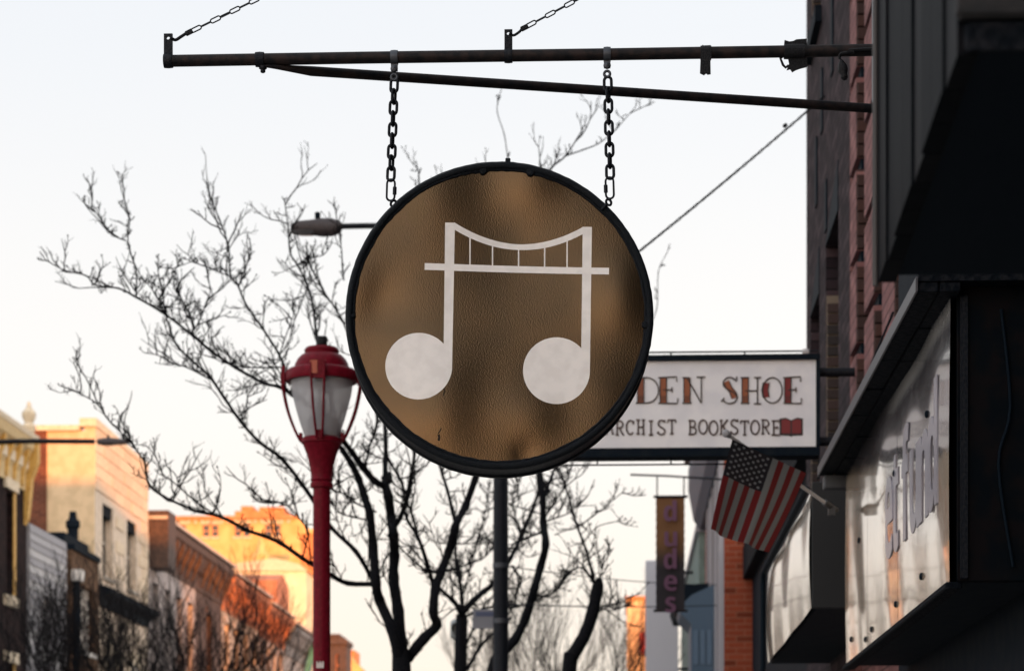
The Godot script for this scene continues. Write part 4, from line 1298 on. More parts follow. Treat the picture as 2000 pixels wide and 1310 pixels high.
func make_street_lights() -> void:
	var z := 20.0
	var b := at(978, 1650, z)
	var e := at(658, 442, z)
	var px := e.x - b.x
	var t := cobra(Vector3(b.x, 0, -z), 0.43, [Vector3(0, e.y - 0.35, 0), Vector3(-0.25, e.y - 0.12, 0), Vector3(px * 0.6, e.y - 0.01, 0), Vector3(px, e.y, 0)], e.y + 0.1, 0.06, "tall dark street light pole behind the round sign, its long lamp head reaching left")
	for q in [[1104, 0.006], [1212, 0.008]]:
		var s := st()
		lathe(s, [Vector2(0.064, -0.02), Vector2(0.068, -0.02), Vector2(0.068, 0.02), Vector2(0.064, 0.02)], 16, Transform3D(Basis.IDENTITY, Vector3(0, hof(q[0], z), 0)))
		put("clamp_band", s, M.galv, t)
	# parking plates clamped to it
	var sg := thing("parking_sign", "small blue and white parking plate on the dark pole, half behind branches", "sign", Vector3(at(948, 1205, z).x, hof(1225, z), -z - 0.08))
	var p := st()
	bevel_box(p, Vector3(-0.11, 0, 0), Vector3(0.10, 0.16, 0.012), 0.004)
	put("plate", p, plain(lin(0.2, 0.21, 0.25), 0.6), sg)
	var bd := st()
	box(bd, Vector3(-0.085, 0.10, 0.0125), Vector3(0.075, 0.14, 0.015))
	put("blue_band", bd, plain(lin(0.07, 0.09, 0.17), 0.6), sg)
	var sg2 := thing("traffic_signal", "small rounded grey housing left of the dark pole among the branches", "traffic signal", Vector3(at(893, 1230, 26).x, hof(1240, 26), -26))
	var q2 := st()
	bevel_box(q2, Vector3(-0.07, -0.05, -0.1), Vector3(0.07, 0.17, 0.1), 0.03)
	put("housing", q2, plain(lin(0.22, 0.25, 0.27), 0.5), sg2)
	var vz := st()
	lathe(vz, [Vector2(0.055, 0.0), Vector2(0.055, 0.09)], 12, Transform3D(Basis(Vector3.RIGHT, Vector3(0, 0, 1), Vector3.DOWN), Vector3(0, 0.06, 0.1)))
	put("visor", vz, M.black, sg2)
	var sgp := st()
	tube(sgp, [Vector3(0, -0.05, 0), Vector3(0, -hof(1240, 26), 0)], 0.03, 8)
	put("post", sgp, M.iron, sg2)
	var z2 := 45.0
	var e2 := at(184, 862, z2)
	cobra(Vector3(e2.x - 4.6, 0, -z2), -0.68, [Vector3(0, e2.y - 0.6, 0), Vector3(0.6, e2.y - 0.2, 0), Vector3(2.6, e2.y, 0), Vector3(4.6, e2.y, 0)], e2.y - 0.3, 0.12, "street light arm reaching in from the left edge before the cream building")

func make_red_lamp() -> void:
	var z := 15.0
	var k := z / F
	var b := at(628, 1650, z)
	var t := thing("red_street_lamp", "red pedestrian street lamp with frosted acorn globe, left of the round sign", "street lamp", Vector3(b.x, 0, -z))
	var red := mottled(lin(0.105, 0.004, 0.011), lin(0.155, 0.006, 0.017), 4.0, 93, 0.42, 0.0, 0.04)
	red.metallic_specular = 0.2
	var Y := func(py): return hof(py, z)
	var s := st()
	lathe(s, [Vector2(0.16, 0), Vector2(0.16, 0.5), Vector2(0.1, 0.62), Vector2(17.6 * k, 0.75), Vector2(17 * k, Y.call(950))], 28)
	put("post", s, red, t)
	s = st()
	lathe(s, [Vector2(17 * k, Y.call(951)), Vector2(22 * k, Y.call(949)), Vector2(22.5 * k, Y.call(941)), Vector2(20 * k, Y.call(938)), Vector2(22.5 * k, Y.call(934)), Vector2(21 * k, Y.call(930)), Vector2(21.5 * k, Y.call(922)), Vector2(24 * k, Y.call(905)), Vector2(29 * k, Y.call(885)), Vector2(35 * k, Y.call(870)), Vector2(37 * k, Y.call(864)), Vector2(40.5 * k, Y.call(862)), Vector2(40.5 * k, Y.call(854)), Vector2(36 * k, Y.call(851)), Vector2(0, Y.call(851))], 32)
	put("flared_collar", s, red, t)
	var gl := plain(lin(0.50, 0.51, 0.56, 0.76), 0.5)
	gl.transparency = BaseMaterial3D.TRANSPARENCY_ALPHA
	gl.heightmap_enabled = true
	gl.heightmap_texture = noise_tex(0.12, Color.BLACK, Color.WHITE, 95, 256, 2)
	gl.heightmap_scale = 0.3
	gl.uv1_scale = Vector3(8, 5, 1)
	s = st()
	lathe(s, [Vector2(33 * k, Y.call(851)), Vector2(38 * k, Y.call(836)), Vector2(45 * k, Y.call(815)), Vector2(52 * k, Y.call(790)), Vector2(58 * k, Y.call(766)), Vector2(61 * k, Y.call(745)), Vector2(61 * k, Y.call(736))], 36)
	put("globe", s, gl, t)
	s = st()
	lathe(s, [Vector2(0, Y.call(850)), Vector2(30 * k, Y.call(850)), Vector2(29 * k, Y.call(818)), Vector2(22 * k, Y.call(808)), Vector2(9 * k, Y.call(804)), Vector2(9 * k, Y.call(780)), Vector2(0, Y.call(776))], 18)
	put("lamp_socket", s, plain(lin(0.12, 0.12, 0.14), 0.6), t)
	s = st()
	lathe(s, [Vector2(58 * k, Y.call(741)), Vector2(70 * k, Y.call(742)), Vector2(72 * k, Y.call(738)), Vector2(70.5 * k, Y.call(724)), Vector2(66 * k, Y.call(719)), Vector2(60 * k, Y.call(717)), Vector2(54.5 * k, Y.call(716)), Vector2(52 * k, Y.call(706)), Vector2(47 * k, Y.call(697)), Vector2(40 * k, Y.call(690)), Vector2(33 * k, Y.call(687))], 40)
	put("dome", s, red, t)
	s = st()
	lathe(s, [Vector2(33 * k, Y.call(688)), Vector2(33.5 * k, Y.call(684)), Vector2(34.5 * k, Y.call(680)), Vector2(31 * k, Y.call(675)), Vector2(22 * k, Y.call(673)), Vector2(12 * k, Y.call(671)), Vector2(0, Y.call(671))], 32)
	put("cap_ring", s, red, t)
	s = st()
	lathe(s, [Vector2(9 * k, Y.call(673)), Vector2(11 * k, Y.call(670)), Vector2(11.5 * k, Y.call(656)), Vector2(10.5 * k, Y.call(653)), Vector2(0, Y.call(653))], 18)
	put("photocell", s, M.rubber, t)
	for q in 4:
		var ang := q * PI / 2 + YAW * 0.5
		var rot := Transform3D(Basis(Vector3.UP, ang), Vector3.ZERO)
		var g := st()
		for sd in [-1.0, 1.0]:
			var pts := []
			for w in [[76, 716, 13], [77, 742, 13], [73, 770, 11.5], [66, 800, 10], [56, 828, 8], [46, 850, 6], [41, 858, 5]]:
				pts.append(rot * Vector3(sd * w[2] * k, Y.call(w[1]), w[0] * k))
			tube(g, smooth(pts, 3), 2.6 * k, 6)
		box(g, Vector3(-15 * k, Y.call(748), 71 * k), Vector3(15 * k, Y.call(712), 77 * k), rot)
		box(g, Vector3(-8 * k, Y.call(857), 38 * k), Vector3(8 * k, Y.call(842), 44 * k), rot)
		put("cage_bar", g, red, t)
	s = st()
	box(s, Vector3(-13 * k, Y.call(739), 77.2 * k), Vector3(1 * k, Y.call(714), 78.5 * k))
	put("orange_tag", s, plain(lin(0.34, 0.06, 0.025), 0.5), t)
	s = st()
	for q in 5:
		box(s, Vector3(-8 * k + q * 3 * k, Y.call(1304), 17.2 * k), Vector3(-6 * k + q * 3 * k, Y.call(1291 + (q % 2) * 3), 19 * k))
	put("sticker", s, M.white, t)

# ------------------------------------------------------------------ bookstore sign
func glyph(c: String) -> Array:       # pen strokes in a unit box; the first one is the thick stem
	var o := []
	match c:
		"D": o = [[Vector2(0.2, 0), Vector2(0.2, 1)], [Vector2(0, 1), Vector2(0.45, 1)] + arc2(0.45, 0.5, 0.5, 0.5, 90, -90, 10) + [Vector2(0, 0)]]
		"E": o = [[Vector2(0.25, 0), Vector2(0.25, 1)], [Vector2(0, 1), Vector2(0.92, 1.03), Vector2(0.92, 0.84)], [Vector2(0.25, 0.52), Vector2(0.68, 0.52)], [Vector2(0.68, 0.42), Vector2(0.68, 0.62)], [Vector2(0, 0), Vector2(0.95, -0.02), Vector2(0.97, 0.18)]]
		"N": o = [[Vector2(0.2, 0), Vector2(0.2, 1)], [Vector2(0.2, 1), Vector2(0.82, 0.0)], [Vector2(0.82, 0), Vector2(0.82, 1)], [Vector2(0.62, 1.02), Vector2(1.0, 1.02)], [Vector2(0, 0), Vector2(0.4, 0)], [Vector2(0, 1), Vector2(0.3, 1)]]
		"S": o = [[Vector2(0.30, 0.85), Vector2(0.45, 0.62), Vector2(0.68, 0.42), Vector2(0.78, 0.2)], [Vector2(0.85, 0.84), Vector2(0.9, 1.04)], arc2(0.5, 0.76, 0.36, 0.25, 30, 200, 9) + [Vector2(0.35, 0.55), Vector2(0.72, 0.42)] + arc2(0.5, 0.22, 0.4, 0.24, 20, -160, 10), [Vector2(0.02, 0.06), Vector2(0.2, 0.2)]]
		"H": o = [[Vector2(0.22, 0), Vector2(0.22, 1)], [Vector2(0.22, 0.48), Vector2(0.82, 0.48)], [Vector2(0.82, -0.03), Vector2(0.82, 1)], [Vector2(0.65, 1.0), Vector2(1.0, 1.0)], [Vector2(0.65, -0.03), Vector2(1.0, -0.03)], [Vector2(0.0, 0), Vector2(0.42, 0)], [Vector2(0.0, 1), Vector2(0.42, 1)]]
		"O": o = [[Vector2(0.2, 0.22), Vector2(0.13, 0.5), Vector2(0.2, 0.8)], arc2(0.5, 0.5, 0.48, 0.5, 0, 360, 20)]
		"W": o = [[Vector2(0.1, 1), Vector2(0.3, 0)], [Vector2(0.3, 0), Vector2(0.5, 0.8), Vector2(0.7, 0), Vector2(0.92, 1)], [Vector2(0.8, 1), Vector2(1.05, 1)], [Vector2(-0.05, 1), Vector2(0.25, 1)]]
		"A": o = [[Vector2(0.12, 0), Vector2(0.5, 1)], [Vector2(0.5, 1), Vector2(0.9, 0)], [Vector2(0.25, 0.36), Vector2(0.76, 0.36)], [Vector2(0, 0), Vector2(0.26, 0)], [Vector2(0.76, 0), Vector2(1, 0)]]
		"R": o = [[Vector2(0.2, 0), Vector2(0.2, 1)], [Vector2(0.02, 1), Vector2(0.5, 1)] + arc2(0.5, 0.75, 0.36, 0.25, 90, -90, 8) + [Vector2(0.2, 0.5)], [Vector2(0.45, 0.5), Vector2(0.88, 0.0), Vector2(1.0, 0.03)], [Vector2(0.02, 0), Vector2(0.38, 0)]]
		"C": o = [[Vector2(0.13, 0.3), Vector2(0.1, 0.5), Vector2(0.13, 0.7)], arc2(0.52, 0.5, 0.45, 0.5, 45, 315, 14), [Vector2(0.84, 0.72), Vector2(0.9, 0.98)]]
		"I": o = [[Vector2(0.5, 0), Vector2(0.5, 1)], [Vector2(0.25, 1), Vector2(0.75, 1)], [Vector2(0.25, 0), Vector2(0.75, 0)]]
		"T": o = [[Vector2(0.5, 0), Vector2(0.5, 1)], [Vector2(0.05, 0.8), Vector2(0.05, 1), Vector2(0.95, 1), Vector2(0.95, 0.8)], [Vector2(0.3, 0), Vector2(0.7, 0)]]
		"B": o = [[Vector2(0.2, 0), Vector2(0.2, 1)], [Vector2(0.02, 1), Vector2(0.5, 1)] + arc2(0.5, 0.76, 0.3, 0.24, 90, -90, 8) + [Vector2(0.2, 0.52)], [Vector2(0.5, 0.52)] + arc2(0.5, 0.26, 0.4, 0.26, 90, -90, 8) + [Vector2(0.02, 0)]]
		"K": o = [[Vector2(0.2, 0), Vector2(0.2, 1)], [Vector2(0.2, 0.45), Vector2(0.85, 1)], [Vector2(0.4, 0.62), Vector2(0.9, 0)], [Vector2(0.02, 0), Vector2(0.38, 0)], [Vector2(0.02, 1), Vector2(0.38, 1)], [Vector2(0.7, 1), Vector2(1, 1)], [Vector2(0.76, 0), Vector2(1.04, 0)]]
	return o

func make_bookstore_sign() -> void:
	var z := 15.0
	var k := z / F
	var org := at(1290, 790, z)
	var q := func(px, py): return at(px, py, z) - org
	var t := thing("bookstore_sign", "white black framed shop sign with hand drawn orange letters and a red book", "sign", org)
	var a: Vector3 = q.call(985, 697)
	var b: Vector3 = q.call(1602, 890)
	var x0 := a.x
	var x1 := b.x
	var y1 := a.y
	var y0 := b.y
	var s := st()
	box(s, Vector3(x0 + 0.03, y0 + 0.05, -0.14), Vector3(x1 - 0.03, y1 - 0.03, -0.012))
	put("cabinet", s, M.black, t)
	s = st()
	bevel_box(s, Vector3(x0, y1 - 0.034, -0.16), Vector3(x1, y1, 0.02), 0.006)
	bevel_box(s, Vector3(x0, y0, -0.16), Vector3(x1, y0 + 0.055, 0.02), 0.006)
	bevel_box(s, Vector3(x0, y0 + 0.056, -0.16), Vector3(x0 + 0.03, y1 - 0.035, 0.02), 0.006)
	bevel_box(s, Vector3(x1 - 0.024, y0 + 0.056, -0.16), Vector3(x1, y1 - 0.035, 0.02), 0.006)
	put("frame", s, M.navy, t)
	s = st()
	quad(s, Vector3(x0 + 0.03, y0 + 0.055, -0.006), Vector3(x1 - 0.024, y0 + 0.055, -0.006), Vector3(x1 - 0.024, y1 - 0.034, -0.006), Vector3(x0 + 0.03, y1 - 0.034, -0.006), Vector3(0, 0, 1))
	put("panel", s, mottled(lin(0.66, 0.68, 0.75), lin(0.74, 0.755, 0.81), 0.7, 101, 0.35), t)
	var ink := plain(lin(0.03, 0.018, 0.017), 0.6)
	var fills := [plain(lin(0.20, 0.055, 0.022), 0.6), plain(lin(0.28, 0.08, 0.03), 0.6), plain(lin(0.18, 0.010, 0.012), 0.6)]
	var row := [["W", 1078, 1130, 1], ["O", 1136, 1178, 1], ["O", 1186, 1228, 0], ["D", 1242, 1289, 0], ["E", 1286, 1325, 1], ["N", 1333, 1378, 1], ["S", 1408, 1443, 1], ["H", 1447, 1487, 1], ["O", 1489, 1529, 2], ["E", 1530, 1567, 2]]
	for r in row:
		var p0: Vector3 = q.call(r[1], 787)
		var p1: Vector3 = q.call(r[2], 737)
		var w := p1.x - p0.x
		var h := p1.y - p0.y
		var g := glyph(r[0])
		var l := st()
		for i in g.size():
			var pts := []
			for p in g[i]:
				pts.append(Vector2(p0.x + p.x * w, p0.y + p.y * h))
			if i == 0:
				for sd in [-1.0, 1.0]:
					var ed := []
					for p in pts:
						ed.append(p + Vector2(sd * 6.2 * k, 0))
					stroke_mesh(l, ed, 2.0 * k, -0.006, 0.0005)
			else:
				stroke_mesh(l, pts, 2.6 * k, -0.006, 0.0005 + 0.0002 * i)
		var ln := put("letter", l, ink, t)
		var f := st()
		var pts2 := []
		for p in g[0]:
			pts2.append(Vector2(p0.x + p.x * w, p0.y + p.y * h))
		stroke_mesh(f, pts2, 12.4 * k, -0.006, -0.0035)
		put("coloured_stem", f, fills[r[3]], ln)
		if r[0] in ["E", "H", "N", "D"]:      # hatching near the foot of the stem
			var hs := st()
			for i in 4:
				var yy: float = p0.y + h * (0.08 + 0.055 * i)
				var cx: float = p0.x + g[0][0].x * w
				stroke_mesh(hs, [Vector2(cx - 5.6 * k, yy), Vector2(cx + 5.6 * k, yy + 2.0 * k)], 0.9 * k, -0.0036, -0.002)
			put("hatching", hs, ink, ln)
	var text := "ANARCHIST BOOKSTORE"
	for i in text.length():
		if text[i] == " ":
			continue
		var cx := 1141.0 + i * 20.35
		var p0: Vector3 = q.call(cx, 849 - (i % 3) * 1.0)
		var w := 17.0 * k
		var h := 27.0 * k
		var l := st()
		var gg := glyph(text[i])
		for j in gg.size():
			if j == 0 and text[i] in ["S", "O", "C"]:
				continue
			var pts := []
			for p in gg[j]:
				pts.append(Vector2(p0.x + p.x * w, p0.y + p.y * h))
			stroke_mesh(l, pts, 3.2 * k, -0.006, 0.0005 + 0.0002 * j)
		put("small_letter", l, plain(lin(0.05, 0.028, 0.027), 0.6) if i == 0 else t.get_child(t.get_child_count() - 1).material_override, t)
	# the open book
	var bk := st()
	var P := func(px, py): var v: Vector3 = q.call(px, py); return Vector2(v.x, v.y)
	prism(bk, PackedVector2Array([P.call(1523, 846), P.call(1523, 817), P.call(1535, 815), P.call(1546, 820), P.call(1558, 815), P.call(1569, 817), P.call(1569, 850), P.call(1549, 851), P.call(1546, 853), P.call(1543, 851), P.call(1524, 850)]), -0.006, -0.0045)
	var book := put("book_emblem", bk, plain(lin(0.022, 0.016, 0.02), 0.6), t)
	var pg := st()
	prism(pg, PackedVector2Array([P.call(1527, 846), P.call(1527, 820), P.call(1536, 818), P.call(1544.5, 822), P.call(1544.5, 846)]), -0.0045, -0.002)
	prism(pg, PackedVector2Array([P.call(1547.5, 846), P.call(1547.5, 822), P.call(1557, 818), P.call(1565.5, 820), P.call(1565.5, 846)]), -0.0045, -0.002)
	put("page", pg, plain(lin(0.17, 0.012, 0.016), 0.6), book)
	# thin rails above and below, held on pins
	for r in [[684, 1.0], [904, -1.0]]:
		var ry: float = q.call(1300, r[0]).y
		var rl := st()
		tube(rl, [Vector3(x0 - 0.05, ry, -0.06), Vector3(x1 + (0.0 if r[1] > 0 else -0.25), ry, -0.06)], 0.0055, 6)
		for i in 5:
			var xx := x0 + 0.12 + i * 0.46
			tube(rl, [Vector3(xx, ry, -0.06), Vector3(xx, y1 - 0.005 if r[1] > 0 else y0 + 0.005, -0.06)], 0.005, 6)
		put("rail", rl, M.iron, t)
	var bt := st()
	lathe(bt, [Vector2(0, -0.02), Vector2(0.02, -0.02), Vector2(0.024, 0), Vector2(0.02, 0.02), Vector2(0, 0.02)], 12, Transform3D(Basis(Vector3(0, 1, 0), Vector3(1, 0, 0), Vector3(0, 0, -1)), q.call(1574, 688)))
	put("rail_end", bt, plain(lin(0.4, 0.4, 0.42), 0.4), t)
	var ar := st()
	tube(ar, [Vector3(x1 - 0.02, y1 - 0.1, -0.07), Vector3(RIGHT + 0.08 - org.x, y1 - 0.1, -0.07)], 0.03, 8)
	put("wall_arm", ar, M.iron, t)
	ar = st()
	tube(ar, [Vector3(x1 - 0.02, y0 + 0.1, -0.07), Vector3(RIGHT + 0.08 - org.x, y0 + 0.1, -0.07)], 0.03, 8)
	put("wall_arm", ar, M.iron, t)
	# its guy chain
	var c0 := at(1000, 684, z + 0.06)
	var c1 := at(1640, 162, 17.4)
	var ch := thing("guy_chain", "thin twisted chain slanting down from the brick building to the bookstore sign", "chain", c0)
	chain(ch, Vector3.ZERO, c1 - c0, link_mesh(0.064, 0.020, 0.0042), 0.052, 0.035)
	var hk := st()
	var hp := at(1534, 245, 16.95) - c0
	lathe(hk, [Vector2(0, -0.02), Vector2(0.014, -0.012), Vector2(0.014, 0.012), Vector2(0, 0.02)], 10, along(hp, hp + (c1 - c0)))
	put("connector", hk, M.iron, ch)

# ------------------------------------------------------------------ chains
func link_mesh(L: float, W: float, r: float) -> ArrayMesh:
	var rad := (W - 2 * r) / 2
	var a := (L - 2 * r) / 2 - rad
	var pts := []
	for i in 9:
		var an := PI * i / 8.0
		pts.append(Vector3(cos(an) * rad, a + sin(an) * rad, 0))
	for i in 9:
		var an := PI + PI * i / 8.0
		pts.append(Vector3(cos(an) * rad, -a + sin(an) * rad, 0))
	var s := st()
	tube(s, pts, r, 7, true)
	return s.commit()

func chain(parent: Node, a: Vector3, b: Vector3, mesh: Mesh, pitch: float, sag: float, mat: Material = null, first := 0.8) -> void:
	var n := int(round((b - a).length() / pitch))
	var f := func(u): return a.lerp(b, u) + Vector3.DOWN * sag * 4.0 * u * (1.0 - u)
	for i in n:
		var p: Vector3 = f.call(float(i) / n)
		var q: Vector3 = f.call(float(i + 1) / n)
		var t := along(p, q)
		var tw := first + (PI / 2 if i % 2 else 0.0) + rng.randf_range(-0.14, 0.14)
		var o := mi("link", mesh, mat if mat else M.iron, parent)
		o.transform = Transform3D(t.basis * Basis(Vector3.UP, tw), (p + q) / 2)

# ------------------------------------------------------------------ long board signs on the shop fronts
func board_sheet(z0: float, z1: float, y0: float, y1: float, bow: Callable) -> ArrayMesh:
	var s := st()
	var nu := 14
	var nv := 18
	var P := func(i, j):
		var z := lerpf(z0, z1, float(i) / nu)
		var y := lerpf(y0, y1, float(j) / nv)
		return Vector3(bow.call(z, y), y, z)
	var N := func(i, j):
		var z := lerpf(z0, z1, float(i) / nu)
		var y := lerpf(y0, y1, float(j) / nv)
		var e := 0.01
		var dz: float = (bow.call(z + e, y) - bow.call(z - e, y)) / (2 * e)
		var dy: float = (bow.call(z, y + e) - bow.call(z, y - e)) / (2 * e)
		return Vector3(-1, dy, dz).normalized()
	for i in nu:
		for j in nv:
			var u0 := float(i) / nu
			var u1 := float(i + 1) / nu
			var v0 := 1.0 - float(j) / nv
			var v1 := 1.0 - float(j + 1) / nv
			tri(s, P.call(i, j), P.call(i + 1, j), P.call(i + 1, j + 1), N.call(i, j), N.call(i + 1, j), N.call(i + 1, j + 1), Vector2(u0, v0), Vector2(u1, v0), Vector2(u1, v1))
			tri(s, P.call(i, j), P.call(i + 1, j + 1), P.call(i, j + 1), N.call(i, j), N.call(i + 1, j + 1), N.call(i, j + 1), Vector2(u0, v0), Vector2(u1, v1), Vector2(u0, v1))
	return s.commit()

# board colours with painted reflections: grey above, cream below, rain streaks, purple letter shadows
func painted_reflections(sd: int, z0: float, z1: float) -> ImageTexture:
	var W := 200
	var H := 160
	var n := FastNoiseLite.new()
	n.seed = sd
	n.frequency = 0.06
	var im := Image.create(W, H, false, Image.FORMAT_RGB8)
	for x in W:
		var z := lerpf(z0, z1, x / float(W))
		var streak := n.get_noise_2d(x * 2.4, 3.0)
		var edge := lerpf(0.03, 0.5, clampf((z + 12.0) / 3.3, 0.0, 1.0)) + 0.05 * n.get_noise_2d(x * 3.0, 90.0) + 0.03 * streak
		var patch := maxf(smoothstep(-10.42, -10.36, z) * smoothstep(-9.86, -9.92, z), smoothstep(-9.8, -9.7, z) * smoothstep(-8.62, -8.7, z))  # letter shadows, painted as purple-grey patches
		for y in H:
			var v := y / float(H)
			var c := Color(0.76, 0.69, 0.61)  # warm sky reflection painted into the base tone
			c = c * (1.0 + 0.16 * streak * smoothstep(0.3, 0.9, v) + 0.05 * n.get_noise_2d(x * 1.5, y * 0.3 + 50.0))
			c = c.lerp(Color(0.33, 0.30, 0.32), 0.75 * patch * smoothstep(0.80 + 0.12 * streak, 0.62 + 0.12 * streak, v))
			c = c.lerp(Color(0.33, 0.32, 0.345) * (1.0 + 0.06 * n.get_noise_2d(x * 2.0, y * 0.4)), smoothstep(edge + 0.02, edge - 0.02, v))  # grey reflection painted above the edge
			c = c.lerp(Color(0.25, 0.24, 0.25), 0.75 * smoothstep(0.035, 0.0, absf(v - edge)))  # dark ragged border of the painted reflection
			c = c.lerp(Color(0.82, 0.83, 0.84), smoothstep(0.12 + 0.03 * streak, 0.05, v) * smoothstep(-10.6, -10.0, z))  # bright sky reflection painted along the top
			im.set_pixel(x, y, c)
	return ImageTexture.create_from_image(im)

func make_board_signs() -> void:
	var vinyl := mottled(lin(0.46, 0.43, 0.40), lin(0.58, 0.54, 0.50), 1.6, 111, 0.22)
	vinyl.uv1_scale = Vector3(4, 0.6, 9)
	vinyl.heightmap_enabled = true
	vinyl.heightmap_texture = noise_tex(0.03, Color.BLACK, Color.WHITE, 112, 256, 3)
	vinyl.heightmap_scale = 0.12
	vinyl.clearcoat_enabled = true
	vinyl.clearcoat = 1.0
	vinyl.clearcoat_roughness = 0.07
	var X := 1.14
	var y0 := 2.51
	var y1 := 3.50
	var t := thing("sign_board", "long glossy sign board with worn pale letters under a dark cornice, near right", "sign", Vector3(X, 0, 0), 0.0, "sign boards along the shop fronts")
	var s := st()
	box(s, Vector3(0.03, y0, -12.28), Vector3(RIGHT - X - 0.004, y1, -8.42))
	put("sign_box", s, M.navy, t)
	s = st()
	bevel_box(s, Vector3(0.02, y0, -8.418), Vector3(RIGHT - X - 0.004, y1 + 0.04, -8.39), 0.006)
	var epm := mottled(lin(0.003, 0.005, 0.008), lin(0.007, 0.0065, 0.0075), 2.0, 113, 0.7, 0.0, 0.0, 0.012)
	epm.metallic_specular = 0.15
	put("end_panel", s, epm, t)
	for k in 1:
		s = st()
		bevel_box(s, Vector3(0.03 + k * 0.07, y0 + 0.01, -8.389), Vector3(0.055 + k * 0.07, y1, -8.375), 0.003)
		put("trim_strip", s, M.navy if k else M.iron, t)
	var bow := func(z, y): return 0.005 * sin((y - y0) / (y1 - y0) * PI) * -1.0 + 0.004 * sin(z * 3.1) + 0.002 * sin(z * 7.0 + y * 3.0)
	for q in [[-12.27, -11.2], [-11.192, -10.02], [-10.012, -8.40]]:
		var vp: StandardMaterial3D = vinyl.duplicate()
		vp.albedo_texture = painted_reflections(int(-q[0] * 100), q[0], q[1])
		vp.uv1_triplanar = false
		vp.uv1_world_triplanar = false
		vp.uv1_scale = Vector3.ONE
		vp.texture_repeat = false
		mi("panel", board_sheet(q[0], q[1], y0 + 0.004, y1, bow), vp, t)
	s = st()
	tube(s, smooth([Vector3(0.17, y1 - 0.05, -8.38), Vector3(0.20, y0 + 0.6, -8.372), Vector3(0.16, y0 + 0.4, -8.372), Vector3(0.21, y0 + 0.05, -8.372)], 5), 0.006, 6)
	put("cable", s, M.black, t)
	s = st()
	bevel_box(s, Vector3(-0.02, y0 - 0.022, -12.28), Vector3(0.04, y0 + 0.002, -8.4), 0.005)
	put("bottom_trim", s, M.slate, t)
	for q in [[-12.0, 2.62], [-11.6, 3.06], [-11.0, 2.58], [-10.1, 3.15], [-10.06, 2.6], [-9.2, 2.62], [-9.0, 3.2], [-11.3, 2.56]]:
		s = st()
		lathe(s, [Vector2(0.015, 0), Vector2(0.014, 0.005), Vector2(0.008, 0.009), Vector2(0, 0.01)], 8, Transform3D(Basis(Vector3(0, 1, 0), Vector3(-1, 0, 0), Vector3(0, 0, 1)), Vector3(bow.call(q[0], q[1]) - 0.001, q[1], q[0])))
		put("screw", s, M.black, t)
	var ink := plain(lin(0.30, 0.29, 0.345), 0.25)
	var bas := Basis(Vector3(0, 0, 1), Vector3.UP, Vector3(-1, 0, 0))
	var spots := [["e", -10.28, 0.62], ["t", -10.06, 0.62], ["f", -9.72, 0.68], ["u", -9.42, 0.68], ["n", -9.12, 0.68], ["d", -8.80, 0.70]]
	for q in spots:
		var o := mi("letter", text_mesh(q[0], 700, 0.60, 0.004), ink, t)
		o.transform = Transform3D(bas, Vector3(bow.call(q[1], 3.2) - 0.0025, 3.03, q[1]))
	# cornice that overhangs the board: rough boards below, a pale drip edge in front
	var zc := -12.42
	var n := 7
	for i in n:
		var za := lerpf(zc, -8.3, float(i) / n)
		var zb := lerpf(zc, -8.3, float(i + 1) / n) - 0.006
		for j in 2:
			s = st()
			var xa := -0.125 + j * 0.075
			bevel_box(s, Vector3(xa, y1 - 0.012 + rng.randf_range(0.0, 0.012), za), Vector3(xa + 0.071, y1 + 0.03, zb), 0.004)
			put("soffit_board", s, M.slate, t)
	s = st()
	box(s, Vector3(-0.125, y1 + 0.032, zc), Vector3(RIGHT - X - 0.004, y1 + 0.06, -8.3))
	put("cornice_top", s, M.slate, t)
	s = st()
	bevel_box(s, Vector3(-0.135, y1 - 0.008, zc - 0.01), Vector3(-0.127, y1 + 0.045, -8.29), 0.003)
	put("drip_edge", s, plain(lin(0.055, 0.056, 0.068), 0.5), t)
	s = st()
	bevel_box(s, Vector3(-0.11, y1 - 0.08, zc), Vector3(0.02, y1 - 0.015, zc + 0.10), 0.006)
	put("corner_bracket", s, plain(lin(0.05, 0.055, 0.065), 0.6), t)
	# second box further along
	var X2 := 1.02
	var h0 := 2.87
	var h1 := 3.50
	var t2 := thing("sign_board", "second sign board further along, bright stained face and dark end panel, below the flag", "sign", Vector3(X2, 0, 0), 0.0, "sign boards along the shop fronts")
	s = st()
	box(s, Vector3(0.025, h0, -16.9), Vector3(RIGHT - X2 + 0.05, h1, -13.01))
	put("sign_box", s, M.navy, t2)
	s = st()
	bevel_box(s, Vector3(0.0, h0, -13.008), Vector3(RIGHT - X2 + 0.05, h1 + 0.05, -12.98), 0.006)
	put("end_panel", s, plain(lin(0.0055, 0.0065, 0.009), 0.7), t2)
	var bow2 := func(z, y): return -0.012 * sin((y - h0) / (h1 - h0) * PI) + 0.003 * sin(z * 4.0)
	var vin2: StandardMaterial3D = vinyl.duplicate()
	vin2.albedo_texture = noise_tex(0.02, lin(0.36, 0.31, 0.25), lin(0.56, 0.50, 0.43), 115)
	for q in [[-16.9, -15.0], [-14.99, -13.0]]:
		mi("panel", board_sheet(q[0], q[1], h0 + 0.003, h1, bow2), vin2, t2)
	s = st()
	tube(s, [Vector3(-0.03, h1 + 0.01, -12.98), Vector3(-0.03, h1 + 0.01, -16.85), Vector3(-0.03, h1 - 0.06, -16.95), Vector3(-0.03, h0 - 0.6, -16.98)], 0.018, 8)
	put("edge_trim", s, M.black, t2)

